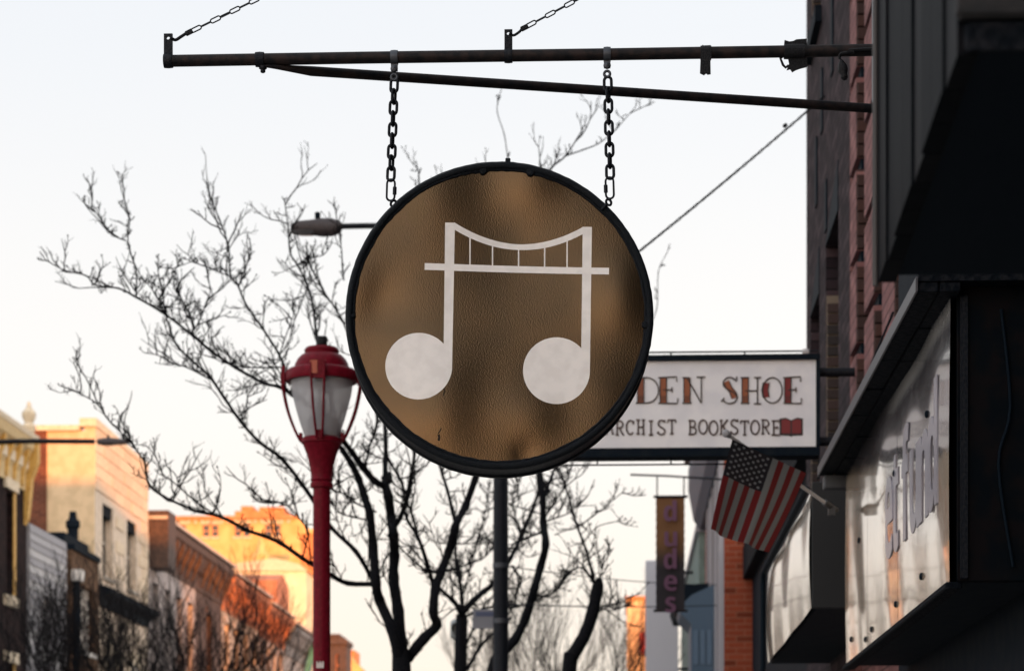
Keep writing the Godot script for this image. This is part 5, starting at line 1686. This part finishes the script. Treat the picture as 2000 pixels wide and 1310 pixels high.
# ------------------------------------------------------------------ flag
func make_flag() -> void:
	var tip := at(1425, 851, 11.3)
	var foot := at(1624, 990, 12.1)
	var t := thing("flag", "small flag of stars and stripes hanging from a slanting pole below the bookstore sign", "flag", foot)
	var s := st()
	var pd := (tip - foot).normalized()
	tube(s, [Vector3.ZERO - pd * 0.02, tip - foot], 0.009, 10)
	put("pole", s, plain(lin(0.5, 0.5, 0.52), 0.4), t)
	s = st()
	lathe(s, [Vector2(0.0, 0.0), Vector2(0.013, 0.0), Vector2(0.013, 0.012), Vector2(0.006, 0.018), Vector2(0.019, 0.028), Vector2(0.019, 0.036), Vector2(0.01, 0.044), Vector2(0, 0.046)], 12, along(tip - foot, tip - foot + pd))
	put("finial", s, plain(lin(0.2, 0.2, 0.22), 0.4), t)
	s = st()
	tube(s, [-pd * 0.05, pd * 0.07], 0.016, 10)
	box(s, Vector3(-0.015, -0.04, -0.02), Vector3(0.02, 0.0, 0.02))
	put("holder", s, plain(lin(0.03, 0.032, 0.038), 0.5), t)
	# print: stripes run down the cloth, stars at the pole end
	var W := 288
	var H := 416
	var im := Image.create(W, H, false, Image.FORMAT_RGB8)
	for i in 13:
		im.fill_rect(Rect2i(roundi(i * W / 13.0), 0, ceili(W / 13.0) + 1, H), Color(0.42, 0.05, 0.08) if i % 2 == 0 else Color(0.47, 0.49, 0.505))
	var cw := roundi(7 * W / 13.0)
	var chh := int(H * 0.4)
	im.fill_rect(Rect2i(0, 0, cw, chh), Color(0.06, 0.06, 0.12))
	for r in 9:
		for c in (6 if r % 2 == 0 else 5):
			var cx := cw * (r + 1.0) / 10.0
			var cy := chh * (1.0 + 2 * c + r % 2) / 12.0
			for yy in range(-7, 8):
				for xx in range(-7, 8):
					var an := atan2(yy, xx)
					var rr := 3.6 + 2.4 * absf(cos(an * 2.5))
					if xx * xx + yy * yy < rr * rr:
						im.set_pixel(clampi(int(cx + xx), 0, W - 1), clampi(int(cy + yy), 0, H - 1), Color(0.52, 0.53, 0.56))
	var m := plain(Color.WHITE, 0.85)
	m.albedo_texture = ImageTexture.create_from_image(im)
	m.texture_repeat = false
	m.backlight_enabled = true
	m.backlight = Color(0.3, 0.3, 0.3)
	var a := at(1431, 858, 11.26) - foot
	var b := at(1575, 924, 11.80) - foot
	var c := at(1503, 1078, 11.66) - foot
	var d := at(1385, 1034, 11.2) - foot
	s = st()
	var N := 26
	var pt := func(u, v):
		var p: Vector3 = a.lerp(b, v).lerp(d.lerp(c, v), u)
		var fold: float = u * (0.022 * sin(v * 11.0 + u * 1.5) + 0.006 * sin(v * 23.0 + 1.0 - u))
		return p + Vector3(0.35, 0, 0.94) * fold + Vector3(0.012 * sin(u * PI) * (v - 0.3), -0.006 * sin(v * PI) * u, 0)
	var nm := func(u, v):
		var e := 0.01
		var nn: Vector3 = (pt.call(u + e, v) - pt.call(u - e, v)).cross(pt.call(u, v + e) - pt.call(u, v - e)).normalized()
		return nn if nn.z > 0 else -nn
	for i in N:
		for j in N:
			var u0 := float(i) / N
			var u1 := float(i + 1) / N
			var v0 := float(j) / N
			var v1 := float(j + 1) / N
			tri(s, pt.call(u0, v0), pt.call(u1, v0), pt.call(u1, v1), nm.call(u0, v0), nm.call(u1, v0), nm.call(u1, v1), Vector2(v0, u0), Vector2(v0, u1), Vector2(v1, u1))
			tri(s, pt.call(u0, v0), pt.call(u1, v1), pt.call(u0, v1), nm.call(u0, v0), nm.call(u1, v1), nm.call(u0, v1), Vector2(v0, u0), Vector2(v1, u1), Vector2(v1, u0))
	put("cloth", s, m, t)

# ------------------------------------------------------------------ the bracket and what hangs from it
func strap(s: SurfaceTool, x: float, r: float, w: float, y := 0.0, z := 0.0) -> void:      # a band round the pipe (axis x)
	lathe(s, [Vector2(r - 0.003, -w / 2), Vector2(r, -w / 2), Vector2(r + 0.001, 0), Vector2(r, w / 2), Vector2(r - 0.003, w / 2)], 18, Transform3D(Basis(Vector3(0, -1, 0), Vector3(1, 0, 0), Vector3(0, 0, 1)), Vector3(x, y, z)))

func make_bracket() -> void:
	var Z := 7.0
	var e := at(322, 119, Z)
	var t := thing("sign_bracket", "long dark iron pipe bracket with slanting brace jutting from the right wall", "bracket", Vector3(RIGHT, e.y, -Z))
	var k := Z / F
	var X := func(px): return at(px, 119, Z).x - RIGHT
	var s := st()
	var R := 11.5 * k
	tube(s, [Vector3(X.call(322), 0, 0), Vector3(X.call(700), 0.001, 0), Vector3(X.call(1200), 0.0, 0), Vector3(0.05, 0.002, 0)], R, 20)
	put("pipe", s, M.rust, t)
	s = st()
	var be := at(1705, 211, 7.62)
	var bx := Vector3(X.call(520), -R - 0.004, 0.0)
	var wall_end := be + (be - (bx + t.position)).normalized() * 0.72 - t.position
	tube(s, [bx + Vector3(-0.01, 0.002, 0.004), bx + Vector3(0.03, -0.001, 0), bx.lerp(wall_end, 0.05) + Vector3(0, -0.004, 0), wall_end], [0.004, 0.007, 9.6 * k, 9.6 * k], 16)
	put("brace", s, M.rust, t)
	# end collar and upright tabs with a hole
	for q in [[328, 66, 17.0, 13.5], [993, 57, 15.5, 12.5]]:
		s = st()
		strap(s, X.call(q[0]), R + 0.003, q[2] * k)
		put("collar", s, M.iron, t)
		var top := at(q[0], q[1], Z).y - e.y
		s = st()
		var w: float = q[2] * k / 2
		var cx: float = X.call(q[0])
		var hy: float = top - 8.5 * k
		var hr := 3.4 * k
		# plate built round the hole
		var ring := arc2(0, 0, hr, hr, 0, 360, 16)
		for i in 16:
			var p: Vector2 = ring[i]
			var p2: Vector2 = ring[i + 1]
			var o1 := p / hr * w * (1.0 / maxf(absf(p.x / hr), absf(p.y / hr)))
			var o2 := p2 / hr * w * (1.0 / maxf(absf(p2.x / hr), absf(p2.y / hr)))
			for sd in [-1.0, 1.0]:
				var zz: float = sd * 0.004
				quad(s, Vector3(cx + p.x, hy + p.y, zz), Vector3(cx + p2.x, hy + p2.y, zz), Vector3(cx + o2.x, hy + o2.y, zz), Vector3(cx + o1.x, hy + o1.y, zz), Vector3(0, 0, sd))
			quad(s, Vector3(cx + p.x, hy + p.y, -0.004), Vector3(cx + p2.x, hy + p2.y, -0.004), Vector3(cx + p2.x, hy + p2.y, 0.004), Vector3(cx + p.x, hy + p.y, 0.004), Vector3(-p.x, -p.y, 0).normalized())
			quad(s, Vector3(cx + o1.x, hy + o1.y, -0.004), Vector3(cx + o2.x, hy + o2.y, -0.004), Vector3(cx + o2.x, hy + o2.y, 0.004), Vector3(cx + o1.x, hy + o1.y, 0.004), Vector3(p.x, p.y, 0).normalized())
		box(s, Vector3(cx - w, R * 0.6, -0.004), Vector3(cx + w, hy - w, 0.004))
		put("chain_tab", s, M.iron, t)
	s = st()
	strap(s, X.call(507), R + 0.004, 17 * k)
	put("collar", s, M.iron, t)
	s = st()
	lathe(s, [Vector2(0, 0.0), Vector2(8 * k, 0.0), Vector2(8 * k, -0.008), Vector2(5 * k, -0.009), Vector2(5 * k, -0.018), Vector2(3 * k, -0.02), Vector2(0, -0.02)], 6, Transform3D(Basis.IDENTITY, Vector3(X.call(513), -R - 0.002, 0)))
	put("bolt", s, M.iron, t)
	# hanger clamps
	for px in [770, 1186]:
		s = st()
		strap(s, X.call(px), R + 0.0035, 14 * k)
		box(s, Vector3(X.call(px) - 6.5 * k, -R - 0.022, -0.006), Vector3(X.call(px) + 6.5 * k, -R - 0.001, 0.006))
		var hc := put("hanger_clamp", s, M.galv, t)
		s = st()
		lathe(s, [Vector2(0, -0.010), Vector2(0.009, -0.0065), Vector2(0.0112, 0), Vector2(0.009, 0.0065), Vector2(0, 0.010)], 14, Transform3D(Basis(Vector3(1, 0, 0), Vector3(0, 0, 1), Vector3(0, -1, 0)), Vector3(X.call(px), -R - 0.017, 0.006)))
		put("bolt_head", s, M.galv, hc)
		s = st()
		var ey := -R - 0.041
		var pts := []
		for i in 16:
			pts.append(Vector3(X.call(px) + cos(TAU * i / 16) * 0.0085, ey + sin(TAU * i / 16) * 0.0085, 0.004))
		tube(s, pts, 0.0042, 8, true)
		put("eye_ring", s, M.galv, hc)
	# ragged tape and rubber left from older signs
	s = st()
	strap(s, X.call(1379), R + 0.003, 21 * k)
	var cx2: float = X.call(1379)
	prism(s, PackedVector2Array([Vector2(cx2 - 10.5 * k, 0), Vector2(cx2 + 10.5 * k, 0), Vector2(cx2 + 10 * k, -18 * k), Vector2(cx2 + 8.5 * k, -20 * k), Vector2(cx2 + 9 * k, -46 * k), Vector2(cx2 + 3 * k, -47 * k), Vector2(cx2, -44.5 * k), Vector2(cx2 - 4 * k, -48 * k), Vector2(cx2 - 12 * k, -44 * k), Vector2(cx2 - 11 * k, -20 * k)]), R + 0.001, R + 0.005)
	prism(s, PackedVector2Array([Vector2(cx2 - 7 * k, R), Vector2(cx2 - 7 * k, R + 4 * k), Vector2(cx2 - 4 * k, R + 2.5 * k), Vector2(cx2 + 9 * k, R + 3 * k), Vector2(cx2 + 9 * k, R)]), -0.003, 0.003)
	put("rubber_strap", s, M.rubber, t)
	s = st()
	var cx3: float = X.call(1552)
	strap(s, cx3, R + 0.004, 40 * k)
	prism(s, PackedVector2Array([Vector2(cx3 - 18 * k, 0), Vector2(cx3 - 20 * k, 14 * k), Vector2(cx3 - 19 * k, 22 * k), Vector2(cx3 - 10 * k, 19 * k), Vector2(cx3 - 2 * k, 20 * k), Vector2(cx3 + 4 * k, 23 * k), Vector2(cx3 + 24 * k, 24 * k), Vector2(cx3 + 25 * k, -30 * k), Vector2(cx3 + 12 * k, -33 * k), Vector2(cx3 + 3 * k, -36 * k), Vector2(cx3 - 4 * k, -40 * k), Vector2(cx3 - 8 * k, -34 * k), Vector2(cx3 - 15 * k, -36 * k), Vector2(cx3 - 10 * k, -24 * k), Vector2(cx3 - 12 * k, -14 * k)]), -0.004, 0.004)
	tube(s, [Vector3(cx3 - 16 * k, -6 * k, 0), Vector3(cx3 - 27 * k, -13 * k, 0), Vector3(cx3 - 22 * k, -26 * k, 0), Vector3(cx3 - 17 * k, -31 * k, 0), Vector3(cx3 - 11 * k, -27 * k, 0)], 0.004, 5)
	put("torn_tape", s, M.rubber, t)
	s = st()
	var cx4: float = X.call(1642)
	tube(s, smooth([Vector3(0.0, 0.004, R), Vector3(X.call(1700), -0.004, R + 0.008), Vector3(X.call(1668), -0.012, R + 0.008), Vector3(cx4, -0.015, R + 0.005), Vector3(cx4 - 0.004, -0.03, R)], 4), 0.0045, 7)
	put("cable", s, M.rubber, t)
	s = st()
	lathe(s, [Vector2(0, 0), Vector2(0.006, -0.006), Vector2(0.013, -0.02), Vector2(0.015, -0.034), Vector2(0.010, -0.046), Vector2(0.011, -0.055), Vector2(0.005, -0.063), Vector2(0, -0.064)], 8, Transform3D(Basis(Vector3(0, 0, 1), 0.18), Vector3(cx4, -0.028, R)))
	put("cable_end", s, M.rubber, t)
	# guy chains from the tabs up to the wall
	var lg := link_mesh(0.036, 0.0155, 0.0021)
	var labels := ["slack chain rising from the left tip of the iron bracket", "slack chain rising from the tab in the middle of the iron bracket"]
	var i2 := 0
	for q in [[338, 74, 373, 61, 495, -2, 0.46], [999, 65, 1028, 52, 1122, -2, 0.535]]:
		var p0 := at(q[0], q[1], Z)
		var p1 := at(q[2], q[3], Z)
		var g := thing("guy_chain", labels[i2], "chain", p0, 0.0, "guy chains of the iron bracket")
		s = st()
		tube(s, smooth([Vector3(-0.006, -0.002, 0.006), Vector3(0.006, -0.006, 0), Vector3(0.022, 0.004, -0.002), (p1 - p0) * 0.75, p1 - p0 + Vector3(0.003, 0.003, 0)], 4), 0.0048 if i2 == 0 else 0.004, 8)
		put("hook", s, M.iron, g)
		s = st()
		bevel_box(s, Vector3(-0.011, -0.007, -0.006), Vector3(0.012, 0.006, 0.006), 0.002, Transform3D(Basis(Vector3(0, 0, 1), 0.45), (p1 - p0) * 0.86))
		put("clip", s, M.rubber, g)
		var p2 := at(q[4], q[5], Z)
		var dir := (p2 - p1).normalized()
		var en := p1 + dir * ((RIGHT - p1.x) / dir.x)
		chain(g, p1 - p0, en - p0, lg, 0.0318, 0.02, null, 0.6)
		i2 += 1

func make_round_sign() -> void:
	var Z := 7.0
	var k := Z / F
	var c := at(975.5, 617, Z)
	var t := thing("round_sign", "round bronze hanging sign with white bridge shaped music notes in black rim", "sign", c)
	t.rotation = Vector3(0, YAW, deg_to_rad(-1.05))
	# face: a thin metal disc, dented where it is screwed down
	var fm := StandardMaterial3D.new()
	fm.albedo_texture = noise_tex(0.006, lin(0.060, 0.041, 0.024), lin(0.076, 0.049, 0.027), 121, 512, 5, 0.2, 0.8)
	fm.metallic = 0.85
	fm.roughness = 0.21
	fm.heightmap_enabled = true
	fm.heightmap_texture = noise_tex(0.15, Color.BLACK, Color.WHITE, 123, 1024, 2, 0.1, 0.9)
	fm.heightmap_scale = 0.015
	M.sign_face = fm
	var RF := 0.437
	var dents := []
	for d in [[1030, 890, 0.045, 0.0016], [1005, 800, 0.11, -0.0030], [1060, 810, 0.09, -0.0024], [840, 350, 0.14, -0.0042], [1030, 340, 0.11, -0.0040], [1215, 565, 0.12, -0.0052], [700, 560, 0.10, -0.0032], [735, 595, 0.09, 0.0026], [860, 790, 0.17, -0.0078], [1180, 800, 0.15, -0.0036], [1000, 480, 0.22, 0.0050]]:
		dents.append([Vector2((d[0] - 975.5) * k, (617 - d[1]) * k), d[2], d[3]])
	var hgt := func(x, y):
		var h := 0.0
		for d in dents:
			var p: Vector2 = d[0]
			var q: float = (pow(x - p.x, 2) + pow((y - p.y) * 0.8, 2)) / (d[1] * d[1])
			if q < 6.0:
				h -= d[2] * 1.35 * exp(-q * 1.6)
		return h
	M.face_height = hgt
	var s := st()
	var nr := 40
	var na := 96
	var P := func(i, j):
		var r: float = RF * i / nr
		var a: float = TAU * j / na
		return Vector3(cos(a) * r, sin(a) * r, hgt.call(cos(a) * r, sin(a) * r))
	var N := func(p):
		var e := 0.003
		return Vector3(-(hgt.call(p.x + e, p.y) - hgt.call(p.x - e, p.y)) / (2 * e), -(hgt.call(p.x, p.y + e) - hgt.call(p.x, p.y - e)) / (2 * e), 1).normalized()
	var grid := []
	for i in nr + 1:
		var rowp := []
		for j in na:
			var p: Vector3 = P.call(i, j)
			rowp.append([p, N.call(p)])
		grid.append(rowp)
	var uvof := func(p): return Vector2(p.x, -p.y) * 1.1 + Vector2(0.5, 0.5)
	for i in nr:
		for j in na:
			var l := (j + 1) % na
			var A = grid[i][j]
			var B = grid[i + 1][j]
			var C = grid[i + 1][l]
			var D = grid[i][l]
			tri(s, A[0], B[0], C[0], A[1], B[1], C[1], uvof.call(A[0]), uvof.call(B[0]), uvof.call(C[0]))
			if i > 0:
				tri(s, A[0], C[0], D[0], A[1], C[1], D[1], uvof.call(A[0]), uvof.call(C[0]), uvof.call(D[0]))
	put("face", s, fm, t)
	# drum and rims
	s = st()
	var zt := Basis(Vector3(1, 0, 0), Vector3(0, 0, 1), Vector3(0, -1, 0))
	lathe(s, [Vector2(0, -0.15), Vector2(0.441, -0.15), Vector2(0.444, -0.147), Vector2(0.444, -0.006), Vector2(0.436, -0.006), Vector2(0.436, -0.02)], 96, Transform3D(zt, Vector3.ZERO))
	put("drum", s, M.tar, t)
	for q in [[0.438, 0.0115, 0.002], [0.4385, 0.0125, -0.142]]:
		s = st()
		var pts := []
		var rad := []
		for i in 180:
			var a := TAU * i / 180
			var r: float = q[0] + rng.randf_range(-0.0005, 0.0005)
			pts.append(Vector3(cos(a) * r, sin(a) * r, q[2]))
			rad.append(q[1] * rng.randf_range(0.97, 1.03))
		tube(s, pts, rad, 9, true)
		put("rim", s, M.tar, t)
	# uneven bead of sealant inside the rim
	s = st()
	var bp := []
	var br := []
	var wander := 0.0
	for i in 220:
		var a := TAU * i / 220
		wander = lerpf(wander, rng.randf_range(-0.0035, 0.0025), 0.28)
		var wob := wander + (0.0015 if i == 0 else 0.0)
		bp.append(Vector3(cos(a) * (0.4265 + wob), sin(a) * (0.4265 + wob), hgt.call(cos(a) * 0.4265, sin(a) * 0.4265) + 0.001))
		br.append(0.0045 + rng.randf_range(-0.0007, 0.0009))
	tube(s, bp, br, 6, true)
	put("sealant", s, M.tar, t)
	for d in [[938, 334], [1031, 336], [689, 623], [1262, 630], [945, 907], [1031, 903]]:
		s = st()
		var x: float = (d[0] - 975.5) * k
		var y: float = (617.0 - d[1]) * k
		var sc := 1.25 if d[0] != 689 else 0.85
		lathe(s, [Vector2(0.0105 * sc, -0.01), Vector2(0.0105 * sc, 0.004), Vector2(0.008 * sc, 0.009), Vector2(0.003, 0.011), Vector2(0, 0.011)], 9, Transform3D(zt, Vector3(x, y, hgt.call(x, y))))
		put("screw", s, M.tar, t)
		# ragged smear of black sealant from the screw to the rim
		var out2 := Vector2(x, y).normalized()
		var sw := PackedVector2Array()
		for i in 9:
			var f := (i - 4) / 4.0
			sw.append(Vector2(x, y) + out2.orthogonal() * f * 0.024 * sc + out2 * (0.006 * absf(f) - 0.008 + rng.randf_range(-0.004, 0.004)))
		for i in 5:
			var f := (2 - i) / 2.0
			sw.append(out2.rotated(f * -0.07 * sc) * 0.428)
		s = st()
		laid(s, hgt, 0.0009, sw, uvof)
		put("sealant_smear", s, M.tar, t)
	s = st()
	bevel_box(s, Vector3(-0.0075, 0, -0.012), Vector3(0.0075, 0.013, 0.008), 0.002, Transform3D(Basis(Vector3(0, 0, 1), deg_to_rad(-2)), Vector3(0.016, 0.446, 0)))
	put("top_stub", s, M.tar, t)
	# the white emblem, laid on the metal: it follows the dents 1 mm above the face
	var L := func(px, py):      # photograph -> sign's own axes
		var g := t.transform.affine_inverse() * at(px, py, Z)
		return Vector2(g.x, g.y)
	var wm := mottled(lin(0.80, 0.78, 0.79), lin(0.88, 0.86, 0.87), 3.0, 125, 0.42)
	wm.heightmap_enabled = true
	wm.heightmap_texture = fm.heightmap_texture
	wm.heightmap_scale = 0.014
	wm.clearcoat_enabled = true
	wm.clearcoat = 0.5
	wm.clearcoat_roughness = 0.3
	for q in [[818, 717, 65.5, 868, 887, 436], [1087, 723, 65.5, 1137, 1155, 441]]:
		s = st()
		var cc: Vector2 = L.call(q[0], q[1])
		var rr: float = q[2] * k
		laid(s, hgt, 0.0010, disc_poly(cc, rr, 64), uvof)
		put("note_head", s, wm, t)
		s = st()
		# stem: from the middle of the head up to the top of the tower
		var topl: Vector2 = L.call(q[3] + 1.5, q[5])
		var topr: Vector2 = L.call(q[4] + 1.5, q[5])
		var bl: Vector2 = L.call(q[3] - 2, q[1])
		var brr := Vector2(cc.x + rr - 0.0002, cc.y)
		var n := 40
		for i in n:
			var u := float(i) / n
			var v := float(i + 1) / n
			laid(s, hgt, 0.0014, PackedVector2Array([bl.lerp(topl, u), brr.lerp(topr, u), brr.lerp(topr, v), bl.lerp(topl, v)]), uvof)
		put("note_stem", s, wm, t)
	s = st()
	var da: Vector2 = L.call(829.5, 522)
	var db: Vector2 = L.call(1190, 528)
	var up := (db - da).normalized().orthogonal() * 6.6 * k
	for i in 40:
		var p := da.lerp(db, i / 40.0)
		var p2 := da.lerp(db, (i + 1) / 40.0)
		laid(s, hgt, 0.0018, PackedVector2Array([p - up, p2 - up, p2 + up, p + up]), uvof)
	put("bridge_deck", s, wm, t)
	s = st()
	for i in 36:
		var quadp := PackedVector2Array()
		for w in [[i, 5.5], [i + 1, 5.5], [i + 1, -5.5], [i, -5.5]]:
			var u: float = w[0] / 36.0
			var x := lerpf(887, 1140, u)
			var sagc := 36.5 * (1.0 - pow(2.0 * u - 1.0, 2))
			var half: float = w[1] * (1.0 + 0.25 * absf(2 * u - 1.0))
			quadp.append(L.call(x, lerpf(441.5, 447, u) + sagc - half + 0.5))
		laid(s, hgt, 0.0012, quadp, uvof)
	put("bridge_cable", s, wm, t)
	for q in [[918, 462, 518], [962, 476, 519], [1013, 480, 520], [1064, 478, 521], [1108, 466, 522]]:
		s = st()
		laid(s, hgt, 0.0012, PackedVector2Array([L.call(q[0] - 1.3, q[1]), L.call(q[0] + 1.3, q[1]), L.call(q[0] + 1.1, q[2] + 2), L.call(q[0] - 1.5, q[2] + 2)]), uvof)
		put("suspender", s, wm, t)
	# scratches and nicks in the metal
	for q in [[857, 862, 857, 850, 4], [856, 848, 862, 838, 2], [868, 760, 866, 775, 1.6]]:
		s = st()
		laid(s, hgt, 0.0008, stroke([L.call(q[0], q[1]), L.call((q[0] + q[2]) / 2.0 + 1, (q[1] + q[3]) / 2.0), L.call(q[2], q[3])], q[4] * k), uvof)
		put("scratch", s, M.tar, t)
	# eyes on the rim, quick links and chains
	var lm := link_mesh(0.0500, 0.0305, 0.0045)
	var names := ["left chain holding up the round sign", "right chain holding up the round sign"]
	var i3 := 0
	for q in [[768, 397, 763, 371, 770, 152], [1189, 395, 1191, 367, 1187, 149]]:
		s = st()
		var ec := t.transform.affine_inverse() * at(q[0], q[1], Z)
		var sg := 1.0 if i3 == 0 else -1.0
		var pts := []
		for i in 14:
			pts.append(ec + Vector3(cos(TAU * i / 14) * 0.009, sin(TAU * i / 14) * 0.009, 0).rotated(Vector3(1, 1 * sg, 0).normalized(), 0.9))
		tube(s, pts, 0.0038, 7, true)
		tube(s, [ec + Vector3(0.006 * sg, -0.006, 0), ec + Vector3(0.02 * sg, -0.022, 0)], 0.0045, 7)
		put("eye_bolt", s, M.iron, t)
		var top := at(q[4], q[5] + 4, Z)
		var mid := at(q[2] + (0 if i3 == 0 else 1), q[3] - 21, Z)
		var h := thing("hanging_chain", names[i3], "chain", top, 0.0, "chains holding the round sign")
		chain(h, Vector3.ZERO, mid - top, lm, (mid - top).length() / 9.0, 0.0, M.iron, 0.25)
		var ql := st()
		var qc := at(q[2], q[3], Z) - top
		var ax := Basis(Vector3(0, 0, 1), -0.03 * sg)
		var W := 0.0155
		var A := 0.0245
		var qp := []
		for i in 9:
			var an := PI * i / 8.0
			qp.append(qc + ax * Vector3(cos(an) * W / 1.35, A / 1.25 + sin(an) * W / 1.35, 0))
		for i in 9:
			var an := PI + PI * i / 8.0
			qp.append(qc + ax * Vector3(cos(an) * W / 1.35, -A / 1.25 + sin(an) * W / 1.35, 0))
		tube(ql, qp, 0.0032, 8, true)
		var qn := put("quick_link", ql, M.iron, h)
		var sl := st()
		lathe(sl, [Vector2(0.003, -0.012), Vector2(0.0058, -0.011), Vector2(0.0058, 0.011), Vector2(0.003, 0.012)], 6, Transform3D(ax, qc + ax * Vector3(W / 1.35 * sg, -0.002, 0)))
		put("sleeve", sl, M.iron, qn)
		i3 += 1

func disc_poly(c: Vector2, r: float, n: int) -> PackedVector2Array:
	var o := PackedVector2Array()
	for i in n:
		o.append(c + Vector2(cos(TAU * i / n), sin(TAU * i / n)) * r)
	return o

func laid(s: SurfaceTool, hgt: Callable, lift: float, poly: PackedVector2Array, uvof: Callable) -> void:
	# a patch of film on the dented face; discs are cut into rings so that they follow it
	var c := Vector2.ZERO
	for p in poly:
		c += p
	c /= poly.size()
	var rings := 14 if poly.size() > 20 else 1
	var V := func(p): return Vector3(p.x, p.y, hgt.call(p.x, p.y) + lift)
	var N := func(p):
		var e := 0.004
		return Vector3(-(hgt.call(p.x + e, p.y) - hgt.call(p.x - e, p.y)) / (2 * e), -(hgt.call(p.x, p.y + e) - hgt.call(p.x, p.y - e)) / (2 * e), 1).normalized()
	for k in rings:
		var f0 := float(k) / rings
		var f1 := float(k + 1) / rings
		for i in poly.size():
			var a := c.lerp(poly[i], f0)
			var b := c.lerp(poly[i], f1)
			var d := c.lerp(poly[(i + 1) % poly.size()], f1)
			var e := c.lerp(poly[(i + 1) % poly.size()], f0)
			tri(s, V.call(a), V.call(b), V.call(d), N.call(a), N.call(b), N.call(d), uvof.call(a), uvof.call(b), uvof.call(d))
			if k > 0:
				tri(s, V.call(a), V.call(d), V.call(e), N.call(a), N.call(d), N.call(e), uvof.call(a), uvof.call(d), uvof.call(e))

# ------------------------------------------------------------------ wires
func wire(called: String, label: String, a: Vector3, b: Vector3, sag: float, r: float) -> void:
	var o := thing(called, label, "cable", a, 0.0, "overhead wires" if called == "overhead_wire" else "")
	var pts := []
	for i in 17:
		var u := i / 16.0
		pts.append((b - a) * u + Vector3.DOWN * sag * 4 * u * (1 - u))
	var s := st()
	tube(s, pts, r, 5)
	put("strand", s, M.black, o)

func make_wires() -> void:
	wire("overhead_wire", "upper thin wire running from the dark pole to the red brick house", at(978, 1104, 20.0), at(1400, 1142, 31.0), 0.04, 0.005)
	wire("overhead_wire", "lower thin wire from the dark pole, passing the foot of the banner", at(978, 1180, 20.0), at(1400, 1182, 31.0), 0.02, 0.006)
	wire("shop_cable", "black cable slanting down the brick piers beside the long sign board", at(1745, 610, 12.4), at(1598, 935, 14.6), 0.03, 0.007)
